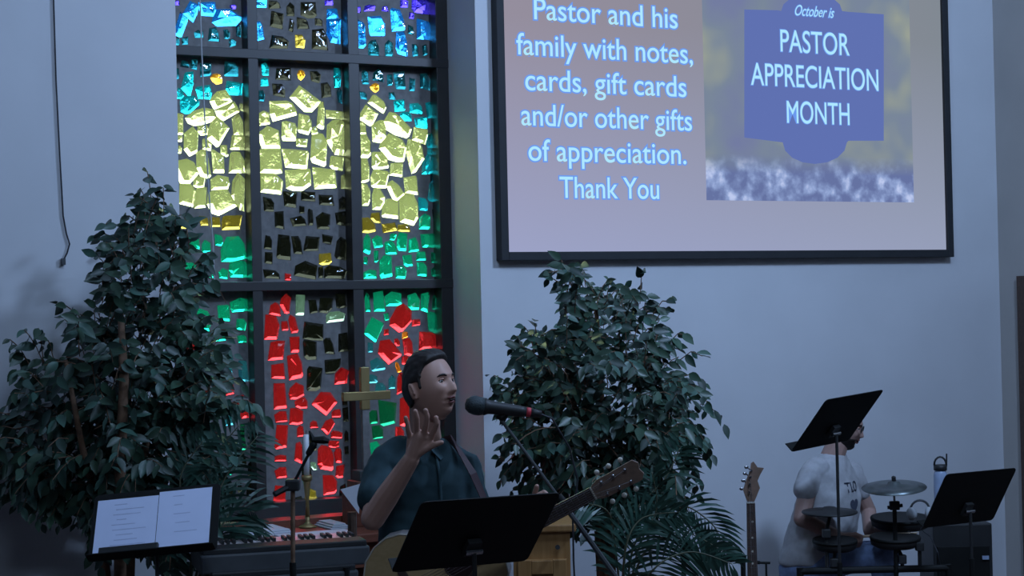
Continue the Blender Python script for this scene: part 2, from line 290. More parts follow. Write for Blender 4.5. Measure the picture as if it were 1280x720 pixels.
PIECES = {
(0, 2): "227 32 10 42 B 20;240 15 15 22 B 30;261 10 20 15 B;283 22 32 18 B;292 8 8 6 V;249 42 12 10 D;268 42 13 16 D;284 42 8 12 D;291 53 9 9 D;299 38 6 14 D;222 3 6 6 V;221 50 8 12 D;232 50 8 12 D",
(1, 2): "326 3 14 11 B;325 37 9 22 B;347 25 16 18 K;364 12 12 16 K;386 12 20 20 K;365 31 6 14 K;380 29 14 14 K;350 52 24 16 K;376 52 12 18 O;400 48 18 26 K;344 5 14 10 K;399 27 10 10 K;416 17 13 10 B;418 39 15 27 B;412 2 10 8 V",
(2, 2): "449 12 6 8 V;463 9 14 8 V;482 10 8 7 V;506 3 10 10 V;530 8 26 18 V;515 19 7 7 V;453 44 10 30 B;472 33 22 22 B;498 25 15 24 B;532 36 20 20 B;503 54 13 26 B;468 60 14 18 D;487 60 12 20 D;520 62 8 16 D;532 62 6 12 D;542 62 6 20 D;514 37 8 10 D",
(0, 1): "222 92 5 14 D;232 80 10 8 D;243 80 8 12 D;258 86 14 16 D;290 86 20 18 D;235 106 13 28 C 15;225 116 10 12 C;238 130 19 20 C;256 115 18 15 C;293 111 19 15 C;272 98 14 14 A;277 122 24 18 Y -25;285 140 25 14 Y -30;251 145 34 18 Y -20;226 157 8 32 Y;240 175 17 34 Y;254 163 12 12 Y;272 166 20 30 Y 30;297 155 12 24 Y;302 133 4 9 Y;298 178 17 16 Y;259 181 10 12 Y;281 188 8 14 Y;255 205 15 36 Y;273 202 15 24 Y;297 204 18 22 Y;235 214 25 30 Y -20;249 227 13 14 Y;275 228 22 20 Y;298 237 15 40 Y;235 243 18 25 Y;252 246 14 22 Y;277 250 31 30 Y -25;225 187 5 9 Y;225 172 7 8 Y;270 277 14 13 O;290 278 24 15 O;256 276 11 12 O;243 305 14 14 G;258 308 11 14 G;294 310 30 30 G;300 337 26 20 G;280 342 12 12 G;262 340 12 14 G;240 335 16 16 G;228 310 12 20 G;275 300 10 14 G;230 280 14 12 O",
(1, 1): "332 86 8 13 C;331 101 9 10 C;328 119 7 14 D;422 90 8 11 C;422 103 8 11 C;425 119 6 18 D;377 93 10 12 A;355 92 20 14 K;350 112 16 16 K;395 95 12 14 K;408 112 14 18 K;381 124 31 21 Y 38;354 137 30 20 Y -10;331 146 11 17 Y;382 155 19 22 Y;402 146 9 30 Y;420 144 22 9 Y;362 164 19 21 Y;394 163 7 9 Y;338 172 25 26 Y;378 178 13 10 Y;400 185 19 36 Y;422 171 22 37 Y;339 201 25 28 Y;371 198 29 22 Y;422 203 15 14 Y;339 229 25 22 Y;372 224 29 22 Y;405 223 27 23 Y;430 227 6 15 Y;337 255 14 16 K;364 249 16 18 K;385 245 18 12 K;408 250 20 14 K;429 253 9 16 K;378 262 7 8 K;350 275 13 20 K;374 277 18 12 K;389 272 6 20 K;405 275 18 20 K;427 273 14 16 K;336 303 9 16 K;355 308 18 30 K;372 305 12 22 K;391 304 20 18 K;410 299 13 10 K;427 308 14 28 K;337 322 10 14 K;408 323 16 14 O;383 337 27 20 K;341 343 20 10 K;419 340 28 15 K;361 346 8 8 R;402 340 7 14 K",
(2, 1): "457 95 8 18 D;474 94 13 14 D;488 100 8 14 D;500 100 14 20 D;516 105 8 16 D;532 101 14 20 D;543 95 6 16 D;491 120 9 9 D;455 119 9 9 D;470 109 11 11 A;500 132 12 13 C;520 135 17 11 C;538 138 9 16 C;544 119 5 16 D;508 146 13 10 C;528 153 15 12 C;543 154 6 9 A;474 130 20 14 Y 32;462 145 19 20 Y 30;498 157 32 19 Y 30;474 165 18 23 Y;454 160 8 14 Y;526 170 18 18 Y;457 182 12 26 Y;493 184 32 27 Y 20;520 192 21 38 Y -10;541 176 13 18 C;541 189 12 7 C;536 205 13 22 C;542 223 7 12 D;543 240 12 23 C;530 255 11 14 C;546 270 8 20 D;532 276 13 20 G;475 201 21 18 Y;457 213 11 27 Y;496 212 16 14 Y;475 223 20 19 Y;495 238 16 22 Y -30;515 231 17 20 Y;458 243 10 27 Y;473 249 15 24 Y;489 260 21 19 Y;511 261 21 36 Y;461 282 17 18 O;470 272 12 12 O;488 284 18 10 O;506 285 16 9 O;460 304 9 24 G;473 301 13 14 G;492 296 8 8 G;503 303 13 24 G;489 310 14 15 G;518 307 14 17 G;536 301 18 17 G;458 325 5 9 G;471 321 6 14 G;483 333 16 26 G;511 326 12 13 G;527 320 12 11 G;543 321 7 13 G;464 342 17 12 G;502 340 14 15 G;528 336 13 18 G;546 339 13 12 G",
(2, 0): "460 378 8 24 G;474 377 15 25 G;492 374 22 18 G;518 377 15 18 G;532 378 11 22 G;548 375 15 22 G;484 396 7 8 G;468 410 18 26 G 25;545 404 18 27 G;502 398 23 32 R 35;521 403 10 8 R;507 419 8 9 F;536 425 22 22 R;484 415 7 8 R;486 439 25 28 R -35;511 432 11 26 R;497 428 7 10 R;507 450 9 11 R;498 459 6 15 F -20;501 478 9 26 R;473 455 20 17 T;466 473 14 12 T;476 485 13 11 T;491 478 9 18 T;464 435 7 12 T;486 517 23 28 H;467 520 10 17 H;473 540 13 15 H;507 514 15 34 R;500 542 12 16 R;521 470 18 20 R;545 448 14 14 G;470 562 14 18 G;490 566 16 20 G;512 560 16 22 R;535 500 20 30 R;542 560 18 30 G;470 600 16 26 H;495 605 20 24 G;525 605 22 26 G;546 470 10 18 G",
(1, 0): "357 379 12 22 R 10;345 386 14 16 R;341 410 17 32 R;357 407 9 11 R;367 405 9 24 R -15;347 438 20 22 R;369 430 11 19 R;348 464 17 18 R;370 458 18 30 R;428 470 16 21 R;376 382 13 26 P;420 396 24 14 P;392 383 10 16 K;408 381 18 18 K;427 376 13 16 K;393 414 30 20 K;389 437 17 21 K;412 433 13 19 K;430 429 13 23 K;417 458 18 16 K;393 474 20 26 K;351 495 16 28 R;371 489 19 19 R;378 504 16 12 R;407 502 22 30 R 40;352 520 15 14 R;371 521 15 20 R;376 538 9 13 R;393 530 9 9 R;421 517 11 9 R;411 532 11 19 R 35;353 547 17 26 R;374 565 9 24 R;352 572 15 8 R;352 590 16 14 R;351 620 16 24 R;421 543 16 9 R;418 555 13 10 R;409 573 20 28 R;423 569 9 19 R;426 590 10 16 R;413 606 16 22 R;433 518 7 18 K;434 545 5 14 K;434 563 5 10 K;385 590 12 18 K;393 583 7 10 P;389 620 16 20 O;375 628 9 14 K;372 602 7 10 R;389 555 14 20 K;432 500 8 14 K;430 618 10 22 K",
(0, 0): "302 381 26 18 G;280 390 14 20 G;303 405 12 13 G;304 424 11 9 G;276 418 14 14 G;304 465 12 26 T;285 455 14 20 T;286 556 14 8 T;305 545 8 30 H;288 520 14 22 T;304 578 9 24 K;313 585 5 22 K;312 613 6 16 K;312 633 6 13 K;300 607 5 16 K;270 470 14 22 G;255 450 16 24 R;262 500 16 24 R;255 400 18 26 G;240 430 16 26 R;235 390 14 24 G;245 490 10 16 R;270 590 16 24 H;245 560 20 26 G;304 508 12 24 R;288 485 10 16 R;285 585 12 18 G;270 620 14 20 K;250 610 14 24 K;288 620 10 18 K",
}
def clip(poly, px, py, nx, ny):
    out = []
    for i in range(len(poly)):
        a, b = poly[i], poly[(i+1) % len(poly)]
        da = (a[0]-px)*nx+(a[1]-py)*ny; db = (b[0]-px)*nx+(b[1]-py)*ny
        if da <= 0: out.append(a)
        if da*db < 0: t = da/(da-db); out.append((a[0]+(b[0]-a[0])*t, a[1]+(b[1]-a[1])*t))
    return out
def inset(poly, d):
    area = sum(poly[i][0]*poly[(i+1) % len(poly)][1]-poly[(i+1) % len(poly)][0]*poly[i][1] for i in range(len(poly)))
    s = 1 if area > 0 else -1; out = poly
    for i in range(len(poly)):
        a, b = poly[i], poly[(i+1) % len(poly)]; ex, ey = b[0]-a[0], b[1]-a[1]; l = math.hypot(ex, ey)
        if l < 1e-6: continue
        nx, ny = ey/l*s, -ex/l*s
        out = clip(out, a[0]-nx*d, a[1]-ny*d, nx, ny)
        if len(out) < 3: return None
    return out
holes = {}
for (ci, ri), txt in PIECES.items():
    pn = MB(); x0, x1, z0, z1 = xs[ci]+.02, xs[ci+1]-.02, zz[ri], zz[ri+1]
    pnl = empty('glass_panel', ((x0+x1)/2, DG, (z0+z1)/2)); pnl.parent = win; pnl.location = Vector(pnl.location)-win.location
    seeds = []
    for t in txt.split(';'):
        q = t.split(); cx, cy, ww, hh = map(float, q[:4]); an = float(q[5]) if len(q) > 5 else random.uniform(-6, 6)
        c = PW(cx, cy, DG-.012); s = 2200/((c-CAM).dot(F)); seeds.append((c.x, c.z, ww/s, hh/s, q[4], R(-an)))
    gap = .0035
    for i, (x, z, ww, hh, k, an) in enumerate(seeds):
        if z > ZT: continue
        ca, sa = math.cos(an), math.sin(an); poly = []
        kk = 1.19 if k in 'YBC' else 1.08; ww *= kk; hh *= kk
        if k == 'A': base = [(math.cos(a*math.pi/4)*.55, math.sin(a*math.pi/4)*.55) for a in range(8)]
        elif ww*hh > .0012 and random.random() < .35: base = [(-.5, -.5), (.5, -.5), (.5, .15), (.2, .5), (-.5, .5)]
        elif random.random() < .25: base = [(-.5, -.5), (.5, -.5), (.5, .3), (-.05, .5), (-.5, .2)]
        else: base = [(-.5, -.5), (.5, -.5), (.5, .5), (-.5, .5)]
        for bx, bz in base:
            bx = bx*ww*random.uniform(.78, 1.16); bz = bz*hh*random.uniform(.78, 1.16)
            poly.append((x+bx*ca-bz*sa, z+bx*sa+bz*ca))
        poly = [poly[h_] for h_ in convex_hull_2d([Vector(p) for p in poly])]
        for j, s2 in enumerate(seeds):
            if j == i: continue
            dx, dz = s2[0]-x, s2[1]-z; l = math.hypot(dx, dz)
            if l > .25 or l < 1e-5: continue
            # weighted mid-line, weight by extent along the joining direction
            e1 = abs(dx/l)*ww+abs(dz/l)*hh; e2 = abs(dx/l)*s2[2]+abs(dz/l)*s2[3]; f = e1/(e1+e2)
            poly = clip(poly, x+dx*f-dx/l*gap, z+dz*f-dz/l*gap, dx/l, dz/l)
            if len(poly) < 3: break
        for (px_, pz_, nx, nz_) in ((x0+.004, 0, -1, 0), (x1-.004, 0, 1, 0), (0, z0+.028, 0, -1), (0, z1-.028, 0, 1)):
            if len(poly) >= 3: poly = clip(poly, px_, pz_, nx, nz_)
        if len(poly) < 3: continue
        ar = abs(sum(poly[a][0]*poly[(a+1) % len(poly)][1]-poly[(a+1) % len(poly)][0]*poly[a][1] for a in range(len(poly))))/2
        if ar < .00012: continue
        dm = math.sqrt(ar); top = inset(poly, dm*.16)
        if not top or len(top) != len(poly):
            cxx = sum(p[0] for p in poly)/len(poly); czz = sum(p[1] for p in poly)/len(poly); top = [(cxx+(p[0]-cxx)*.70, czz+(p[1]-czz)*.70) for p in poly]
        n = len(poly); th = .008+dm*.17; yb, yf = DG+.016, DG-.004
        jit = [random.uniform(0, .4)*th for _ in range(n)]
        vs = [(p[0], yb, p[1]) for p in poly]+[(p[0], yf, p[1]) for p in poly]+[(p[0], yf-th+jit[a], p[1]) for a, p in enumerate(top)]
        fs = [tuple(range(n))]+[(a, (a+1) % n, n+(a+1) % n, n+a) for a in range(n)]+[(n+a, n+(a+1) % n, 2*n+(a+1) % n, 2*n+a) for a in range(n)]
        ctop = (sum(p[0] for p in top)/n, yf-th*.85, sum(p[1] for p in top)/n); vs.append(ctop)
        fs += [(2*n+a, 2*n+(a+1) % n, 3*n) for a in range(n)]
        MB().add(vs, fs).build('glass_piece', G[k], pnl)
        holes.setdefault((ci, ri), []).append(poly)
# epoxy matrix slab, cut around every piece
for (ci, ri) in [(c, r) for c in range(3) for r in range(4)]:
    x0, x1, z0, z1 = xs[ci], xs[ci+1], zz[ri], zz[ri+1]
    vs = [(x0, z0), (x1, z0), (x1, z1), (x0, z1)]; fc = [[0, 1, 2, 3]]
    for h in holes.get((ci, ri), []): fc.append(list(range(len(vs), len(vs)+len(h)))); vs += h
    ov, oe, of, _, _, og = delaunay_2d_cdt([Vector(v) for v in vs], [], fc, 0, 1e-6, True)
    tri = [f for f, q in zip(of, og) if not any(k > 0 for k in q)]; n = len(ov); ed = {}
    for f in tri:
        for k in range(len(f)): a, b = f[k], f[(k+1) % len(f)]; ed[(a, b)] = 1
    fs = [tuple(f) for f in tri]+[tuple(n+k for k in f[::-1]) for f in tri]+[(a, b, n+b, n+a) for (a, b) in ed if (b, a) not in ed]
    MB().add([(v.x, DG-.002, v.y) for v in ov]+[(v.x, DG+.014, v.y) for v in ov], fs).build('epoxy_matrix', M['matrix'], win)
# ================================================================= PROJECTION SCREEN
YS = DW-.045
sx0, sx1 = WX(632, YS, 200), WX(1180, YS, 200); sz0 = PW(640, 315, YS).z; sz1 = sz0+(sx1-sx0)*9/16
scr = empty('projection_screen', ((sx0+sx1)/2, YS, sz0), 'wide projection screen with black border showing a pastor appreciation slide', 'screen')
bw = .045
for (a, b, c, d) in ((sx0-bw, sx0, sz0-bw, sz1+bw), (sx1, sx1+bw, sz0-bw, sz1+bw), (sx0, sx1, sz0-bw, sz0), (sx0, sx1, sz1, sz1+bw)):
    MB().bb(a, b, YS-.02, YS+.045, c, d).build('border', M['scrframe'], scr, bevel=.004)
def slide_mat():
    m = bpy.data.materials.new('projected_slide'); m.use_nodes = True; nt = m.node_tree; nt.nodes.clear(); L = nt.links.new
    o = nt.nodes.new('ShaderNodeOutputMaterial'); e = nt.nodes.new('ShaderNodeEmission')
    g = nt.nodes.new('ShaderNodeNewGeometry'); s = nt.nodes.new('ShaderNodeSeparateXYZ'); L(g.outputs['Position'], s.inputs[0])
    def rng(src, a, b, oa=0, ob=1):
        r = nt.nodes.new('ShaderNodeMapRange'); r.inputs[1].default_value = a; r.inputs[2].default_value = b; r.inputs[3].default_value = oa; r.inputs[4].default_value = ob
        L(src, r.inputs[0]); return r.outputs[0]
    def mix(f, a, b):
        x = nt.nodes.new('ShaderNodeMix'); x.data_type = 'RGBA'; L(f, x.inputs[0])
        for i, c in ((6, a), (7, b)):
            if isinstance(c, tuple): x.inputs[i].default_value = c+(1,)
            else: L(c, x.inputs[i])
        return x.outputs[2]
    v = rng(s.outputs[2], sz0, sz0+1.25); u = rng(s.outputs[0], sx0, sx1)
    n = nt.nodes.new('ShaderNodeTexNoise'); n.inputs['Scale'].default_value = .9; L(g.outputs['Position'], n.inputs[0])
    a = mix(v, (.33, .36, .56), (.30, .27, .34)); b = mix(v, (.30, .34, .48), (.22, .25, .29))
    c = mix(u, a, b)
    L(c, e.inputs[0]); e.inputs[1].default_value = 1.0; L(e.outputs[0], o.inputs[0]); return m
MB().bb(sx0, sx1, YS, YS+.02, sz0, sz1).build('screen_sheet', slide_mat(), scr)
def photo_mat():
    m = bpy.data.materials.new('projected_autumn_photo'); m.use_nodes = True; nt = m.node_tree; nt.nodes.clear(); L = nt.links.new
    o = nt.nodes.new('ShaderNodeOutputMaterial'); e = nt.nodes.new('ShaderNodeEmission')
    g = nt.nodes.new('ShaderNodeNewGeometry'); s = nt.nodes.new('ShaderNodeSeparateXYZ'); L(g.outputs['Position'], s.inputs[0])
    def tex(sc, det):
        n = nt.nodes.new('ShaderNodeTexNoise'); n.inputs['Scale'].default_value = sc; n.inputs['Detail'].default_value = det; L(g.outputs['Position'], n.inputs[0]); return n.outputs[0]
    def ramp(src, stops):
        r = nt.nodes.new('ShaderNodeValToRGB'); L(src, r.inputs[0])
        while len(r.color_ramp.elements) < len(stops): r.color_ramp.elements.new(.5)
        for el, (p, c) in zip(r.color_ramp.elements, stops): el.position = p; el.color = c+(1,)
        return r.outputs[0]
    base = ramp(tex(2.6, 2), [(.3, (.17, .20, .36)), (.5, (.19, .24, .32)), (.64, (.27, .31, .30)), (.75, (.40, .42, .30))])
    leaves = ramp(tex(11, 4), [(.40, (.13, .17, .36)), (.5, (.18, .24, .46)), (.6, (.28, .37, .64)), (.70, (.50, .58, .85))])
    r = nt.nodes.new('ShaderNodeMapRange'); zl = PW(1000, 205, YS).z; r.inputs[1].default_value = zl+.05; r.inputs[2].default_value = zl-.06; L(s.outputs[2], r.inputs[0])
    x = nt.nodes.new('ShaderNodeMix'); x.data_type = 'RGBA'; L(r.outputs[0], x.inputs[0]); L(base, x.inputs[6]); L(leaves, x.inputs[7])
    L(x.outputs[2], e.inputs[0]); L(e.outputs[0], o.inputs[0]); return m
a = PW(883, 248, YS); b = PW(1142, 250, YS); zt = PW(1000, -60, YS).z
MB().bb(a.x, b.x, YS-.003, YS-.001, a.z-.01, zt).build('projected_photo', photo_mat(), scr)
signm = emis('projected_sign_blue', (.115, .165, .44), 1.0); cyan = emis('projected_letters', (.42, .80, 1.0), 1.0); halo = emis('projected_letter_glow', (.15, .32, .85), 1.0)
def W2(px, py): q = PW(px, py, YS); return (q.x, q.z)
sg = [W2(930, 172), W2(930, 12), W2(972, 13)]
for k in range(9): t = math.pi*(1-k/8); sg.append(W2(1014+38*math.cos(t), 14-22*math.sin(t)))
sg += [W2(1060, 15), W2(1104, 18), W2(1104, 176), W2(1060, 176)]
for k in range(9): t = math.pi*k/8; sg.append(W2(1018+40*math.cos(t), 178+27*math.sin(t)))
MB().prism(sg, (1, 0, 0), (0, 0, 1), (0, YS-.003, 0), .002, (0, -1, 0)).build('projected_sign', signm, scr)
def text_mesh(body, off=0, shear=0, ext=.002):
    cu = bpy.data.curves.new('t', 'FONT'); cu.body = body; cu.size = 1; cu.offset = off; cu.shear = shear; cu.align_x = 'CENTER'; cu.extrude = ext
    t = bpy.data.objects.new('t', cu); COL.objects.link(t); dg = bpy.context.evaluated_depsgraph_get()
    me = bpy.data.meshes.new_from_object(t.evaluated_get(dg)); bpy.data.objects.remove(t); me.materials.clear(); return me
tm = text_mesh('T'); CAPH = max(v.co.y for v in tm.vertices)
def text_on(body, px0, px1, base, caph, off, shear=0, hal=.045):
    for k, (o2, mt, yy) in enumerate(((off+hal, halo, .006), (off, cyan, .008))):
        me = text_mesh(body, o2, shear, .0005); x0 = min(v.co.x for v in me.vertices); x1 = max(v.co.x for v in me.vertices)
        a = PW(px0, base, YS); b = PW(px1, base, YS); c = PW((px0+px1)/2, base, YS); s = 2200/((c-CAM).dot(F))
        if k == 0: sxx = (b.x-a.x)/(x1-x0-2*hal)
        else: sxx = (b.x-a.x)/(x1-x0)
        sz_ = caph/s/CAPH
        for v in me.vertices:
            v.co = Vector(((a.x+b.x)/2+(v.co.x-(x0+x1)/2)*sxx, YS-yy+v.co.z, c.z+v.co.y*sz_))
        link('letter_glow' if k == 0 else 'lettering', me, mt, scr)  # rear copy is the blue glow round the letters, drawn as wider text
for body, a, b, c in (('Pastor and his', 667, 846, 30), ('family with notes,', 645, 865, 74), ('cards, gift cards', 656, 857, 117),
                      ('and/or other gifts', 651, 864, 160), ('of appreciation.', 660, 857, 203), ('Thank You', 699, 823, 248)):
    text_on(body, a, b, c, 26, .004)
for body, a, b, c in (('PASTOR', 975, 1061, 67), ('APPRECIATION', 938, 1097, 110), ('MONTH', 983, 1061, 155)): text_on(body, a, b, c, 27, .0, 0, .022)
text_on('October is', 993, 1042, 21, 13, -.005, .45)
# ================================================================= CORDS ON THE WALLS
pts = [PW(px, py, DW-.012) for px, py in ((66, -60), (67, 0), (70, 100), (75, 200), (79, 270), (83, 292), (87, 305), (84, 316), (80, 324))]
cb = MB().tube(pts, .0038, 6).build('wall_cable', M['cable']); tag(cb, 'thin dark cable hanging down the left wall with loose plug end', 'cable')
MB().box(PW(79, 327, DW-.014), (.018, .02, .03)).build('plug', M['dgrey'], cb)
cb['label'] = 'thin dark cable hanging down the left wall with loose plug end'
pts = [PW(px, py, DW-.03) for px, py in ((249, -60), (250, 0), (252, 60), (256, 150), (261, 240), (266, 300), (268, 350), (262, 365))]
tag(MB().tube(pts, .0035, 6).build('pull_cord', M['cord']), 'thin pale cord hanging in front of the stained glass window', 'cord')
# ================================================================= MUSIC STANDS
def stand(label, TL, TR, BL, d, Hh, poletop, front=False, group=None, base_d=None):
    s = FPX/d
    e1 = Vector((TR[0]-TL[0], TL[1]-TR[1])); e2 = Vector((BL[0]-TL[0], TL[1]-BL[1]))
    c2 = math.sqrt(max((Hh*s)**2-e2.length_squared, 25)); c2 = -c2 if front else c2
    c1 = -e1.dot(e2)/c2
    d0 = d-(c1+c2)/2/s; o = P(TL[0], TL[1], d0)
    E1 = P(TR[0], TR[1], d0+c1/s)-o; E2 = P(BL[0], BL[1], d0+c2/s)-o
    n_ = E1.normalized(); E2 = (E2-n_*(E2.dot(n_)*.5)); E1 = E1-E2.normalized()*E1.dot(E2.normalized())
    W = E1.length; H = E2.length; X = E1.normalized(); D = E2.normalized(); N = X.cross(D).normalized()
    if (N.dot(F) < 0) != front: N = -N       # N: side that carries the sheets
    c = o+E1/2+E2/2; ft = c+D*.06-N*.036; ft.z = 0
    root = empty('music_stand', ft, label, 'music stand', group)
    poly = []; r = .02
    for cx, cy, a0 in ((r, r, 180), (W-r, r, 270), (W-r, H-r, 0), (r, H-r, 90)):
        for k in range(4): t = R(a0+k*30); poly.append((cx+r*math.cos(t), cy+r*math.sin(t)))
    MB().prism(poly, X, D, o, .004, N).build('desk', M['black'], root, bevel=.001)
    MB().box(o+E1/2+D*(H-.004)+N*.028, (W*.98, .004, .052), X, D, N).build('tray', M['black'], root)
    MB().box(c+D*.06-N*.012, (.05, .07, .02), X, D, N).build('bracket', M['black2'], root, bevel=.003)
    k0 = c+D*.06-N*.03
    MB().tube([k0-X*.03, k0+X*.03], .010, 10).build('tilt_knob', M['chrome'], root)
    top = k0-N*.005; mid = Vector((ft.x, ft.y, .62))
    MB().tube([top, Vector((ft.x, ft.y, top.z-.07)), mid], .008, 10).build('inner_pole', M['chrome' if group else 'black2'], root)
    MB().tube([mid+Vector((0, 0, .05)), (ft.x, ft.y, .12)], .013, 10).build('outer_pole', M['black'], root)
    for k in range(3):
        t = R(90+120*k); dv = Vector((math.cos(t), math.sin(t), 0))
        MB().tube([ft+Vector((0, 0, .30)), ft+dv*.12+Vector((0, 0, .22)), ft+dv*.27+Vector((0, 0, .012))], .009, 8).build('leg', M['black'], root)
    return root, o, X, D, N, W, H
stand('black music stand seen from behind in front of the singer', (527, 628), (701, 617), (490, 716), 5.7, .33, None)
stand('tilted black music stand hiding the drummer\'s face', (1033, 500), (1104, 489), (990, 565), 8.65, .36, None)
stand('black music stand at far right in front of the dark cabinet', (1183, 593), (1269, 590), (1156, 660), 8.7, .32, None)
st, o, X, D, N, W, H = stand('black music stand at far left holding two white sheets', (119, 620), (276, 614), (116, 703), 6.9, .32, None, front=True)
def sheet(u0, u1, v0, v1, label, lines, nm='sheet_music'):
    c = o+X*((u0+u1)/2)+D*((v0+v1)/2)+N*.007
    s = MB().box(c, (u1-u0, v1-v0, .0015), X, D, N).build(nm, M['paper']); tag(s, label, 'paper')
    mb = MB()
    for (a, b, v) in lines: mb.box(o+X*(u0+(u1-u0)*(a+b)/2)+D*(v0+(v1-v0)*v)+N*.0082, ((u1-u0)*(b-a), .003, .0005), X, D, N)
    mb.build('faint_writing', M['ink'], s)
ln = lambda n: [(.25+.1*random.random(), .45+.4*random.random(), .1+.8*i/n) for i in range(n)]
sheet(W*.035, W*.515, H*.10, H*.96, 'left white sheet with faint lines on the far left stand', ln(9))
sheet(W*.52, W*.935, H*.055, H*.90, 'right white sheet with faint lines on the far left stand', ln(5))
c = o+X*(W*.33)+D*(H*.93)+N*.03
tag(MB().box(c, (W*.46, .035, .02), X, D, N).build('pencil_case', M['black2'], bevel=.004), 'black bar shaped case lying on the tray of the far left stand', 'case')
# ================================================================= MICROPHONES AND STANDS
dm = 6.2
ms = empty('microphone_stand', (P(800, 720, 6.5).x, P(800, 720, 6.5).y, 0), 'dark boom stand slanting up to the singer\'s microphone', 'microphone stand')
bx = Vector(ms.location)
A = P(622, 519, dm); B = P(703, 628, dm-.02); Cc = P(775, 728, dm-.05); E = Cc+(Cc-B)*.25
MB().tube([A, B], .006, 8).build('boom_arm', M['dgrey'], ms)
MB().tube([B, Cc, E], .0095, 8).build('boom_sleeve', M['dgrey'], ms)
MB().lathe(B, [(.0, -.03), (.016, -.028), (.018, 0), (.014, .025), (0, .027)], (B-A)).build('boom_collar', M['black'], ms)
vp = B+(E-B)*.93; vp2 = Vector((vp.x, vp.y, .1)); bx = Vector((vp.x, vp.y, 0))
MB().tube([vp, vp2], .011, 10).build('pole', M['black'], ms)
MB().lathe(vp-RT*.03, [(.022, 0), (.022, .05), (.01, .06)], RT).build('clutch', M['black2'], ms)
for k in range(3):
    t = R(30+120*k); dv = Vector((math.cos(t), math.sin(t), 0)); MB().tube([bx+Vector((0, 0, .22)), bx+dv*.33+Vector((0, 0, .012))], .009, 8).build('leg', M['black'], ms)
mic = empty('microphone', P(625, 512, dm), 'black handheld microphone with red band at the singer\'s mouth', 'microphone')
m0 = P(581, 505, dm-.02); m1_ = P(672, 517, dm+.02); ax = (m1_-m0); Lm = ax.length; ax.normalize()
MB().lathe(m0, [(.0, .0), (.018, .004), (.029, .018), (.0345, .036), (.0345, .052), (.030, .068)], ax, 24).build('grille', mat('mic_grille', (.035, .05, .055), .5, .3, var=.3, scale=200, bump=.4), mic, True)
MB().lathe(m0, [(.030, .066), (.031, .074), (.026, .082), (.024, .09), (.020, Lm*.75), (.017, Lm*.84)], ax, 20).build('body', M['black2'], mic, True)
MB().lathe(m0, [(.0175, Lm*.84), (.0175, Lm*.90)], ax, 16).build('red_ring', M['red'], mic, True)
MB().lathe(m0, [(.0165, Lm*.9), (.012, Lm*1.05)], ax, 16).build('connector', M['black2'], mic, True)
MB().tube([m0+ax*.16, m0+ax*.13-UP*.035, A], .012, 8).build('mic_clip', M['black'], ms)
cpts = [m0+ax*Lm*1.04, m0+ax*Lm*1.2-UP*.01, P(712, 560, dm+.08), P(722, 600, dm+.1), P(716, 650, dm+.1), P(717, 700, dm+.1), P(720, 760, dm+.1)]
tag(MB().tube(cpts, .0035, 6).build('microphone_cable', M['cable']), 'black cable hanging from the singer\'s microphone', 'cable')
# small boom stand before the altar
b2 = P(366, 700, 6.75); b2f = Vector((b2.x, b2.y, 0)); s2 = empty('microphone_stand', b2f, 'slim dark stand with short angled boom before the candle', 'microphone stand')
j = P(366, 606, 6.75)
MB().tube([b2f+Vector((0, 0, .05)), (b2f.x, b2f.y, 1.0)], .013, 10).build('outer_pole', M['black'], s2)
MB().tube([(b2f.x, b2f.y, .98), j], .009, 10).build('inner_pole', M['bark'], s2)
MB().box(j+UP*.0, (.055, .05, .045), RT, F, UP).build('clutch', M['black2'], s2, bevel=.008)
MB().tube([P(343, 618, 6.7), j], .012, 8).build('clutch_knob', M['black'], s2)
MB().tube([j, P(392, 556, 6.75)], .006, 8).build('boom_arm', M['black'], s2)
MB().cap(P(386, 566, 6.75), .012, P(392, 556, 6.75), .014).build('boom_collar', M['black'], s2)
q = P(395, 550, 6.75)
MB().tube([q-RT*.015, q+RT*.03, q+RT*.05-UP*.005], [.012, .015, .008], 8).build('mic_clip', M['black'], s2)
MB().tube([q-RT*.025+UP*.035, q-RT*.01], [.004, .012], 6).build('clip_finger', M['black'], s2)
for k in range(3):
    t = R(10+120*k); dv = Vector((math.cos(t), math.sin(t), 0)); MB().tube([b2f+Vector((0, 0, .2)), b2f+dv*.3+Vector((0, 0, .012))], .008, 8).build('leg', M['black'], s2)
# ================================================================= ALTAR, CLOTHS, CROSS, CANDLE
YA = 8.02
ax0, ax1 = PW(262, 660, YA).x, PW(478, 660, YA).x; za = PW(360, 660, 8.0).z
al = empty('altar_table', ((ax0+ax1)/2, 7.85, 0), 'red brown wooden altar table under the stained glass window', 'table')
MB().bb(ax0, ax1, 7.55, 8.16, za-.04, za).build('tabletop', M['redwood'], al, bevel=.004)
MB().bb(ax0+.05, ax1-.05, 7.60, 8.12, za-.16, za-.04).build('apron', M['redwood'], al)
for x in (ax0+.09, ax1-.09):
    for y in (7.64, 8.08): MB().lathe((x, y, 0), [(.03, 0), (.035, .1), (.028, .14), (.035, za-.3), (.04, za-.1), (.04, za-.04)]).build('leg', M['redwood'], al)
MB().bb(ax0+.02, ax1-.04, 8.02, 8.16, za, za+.035).build('rear_shelf', M['redwood'], al, bevel=.003)
for (a, b, y0_, y1_, lab) in ((285, 355, 7.74, 8.0, 'left white linen cloth folded on the altar'), (402, 428, 7.78, 8.0, 'right white linen cloth folded on the altar')):
    xa, xb = PW(a, 658, 7.9).x, PW(b, 655, 7.9).x; mb = MB()
    for k in range(3): mb.bb(xa+.01*k, xb-.012*k, y0_+.01*k, y1_-.005*k, za+.001+k*.009, za+.009+k*.009)
    tag(mb.build('folded_cloth', M['linen'], bevel=.003), lab, 'cloth', 'folded cloths on the altar')
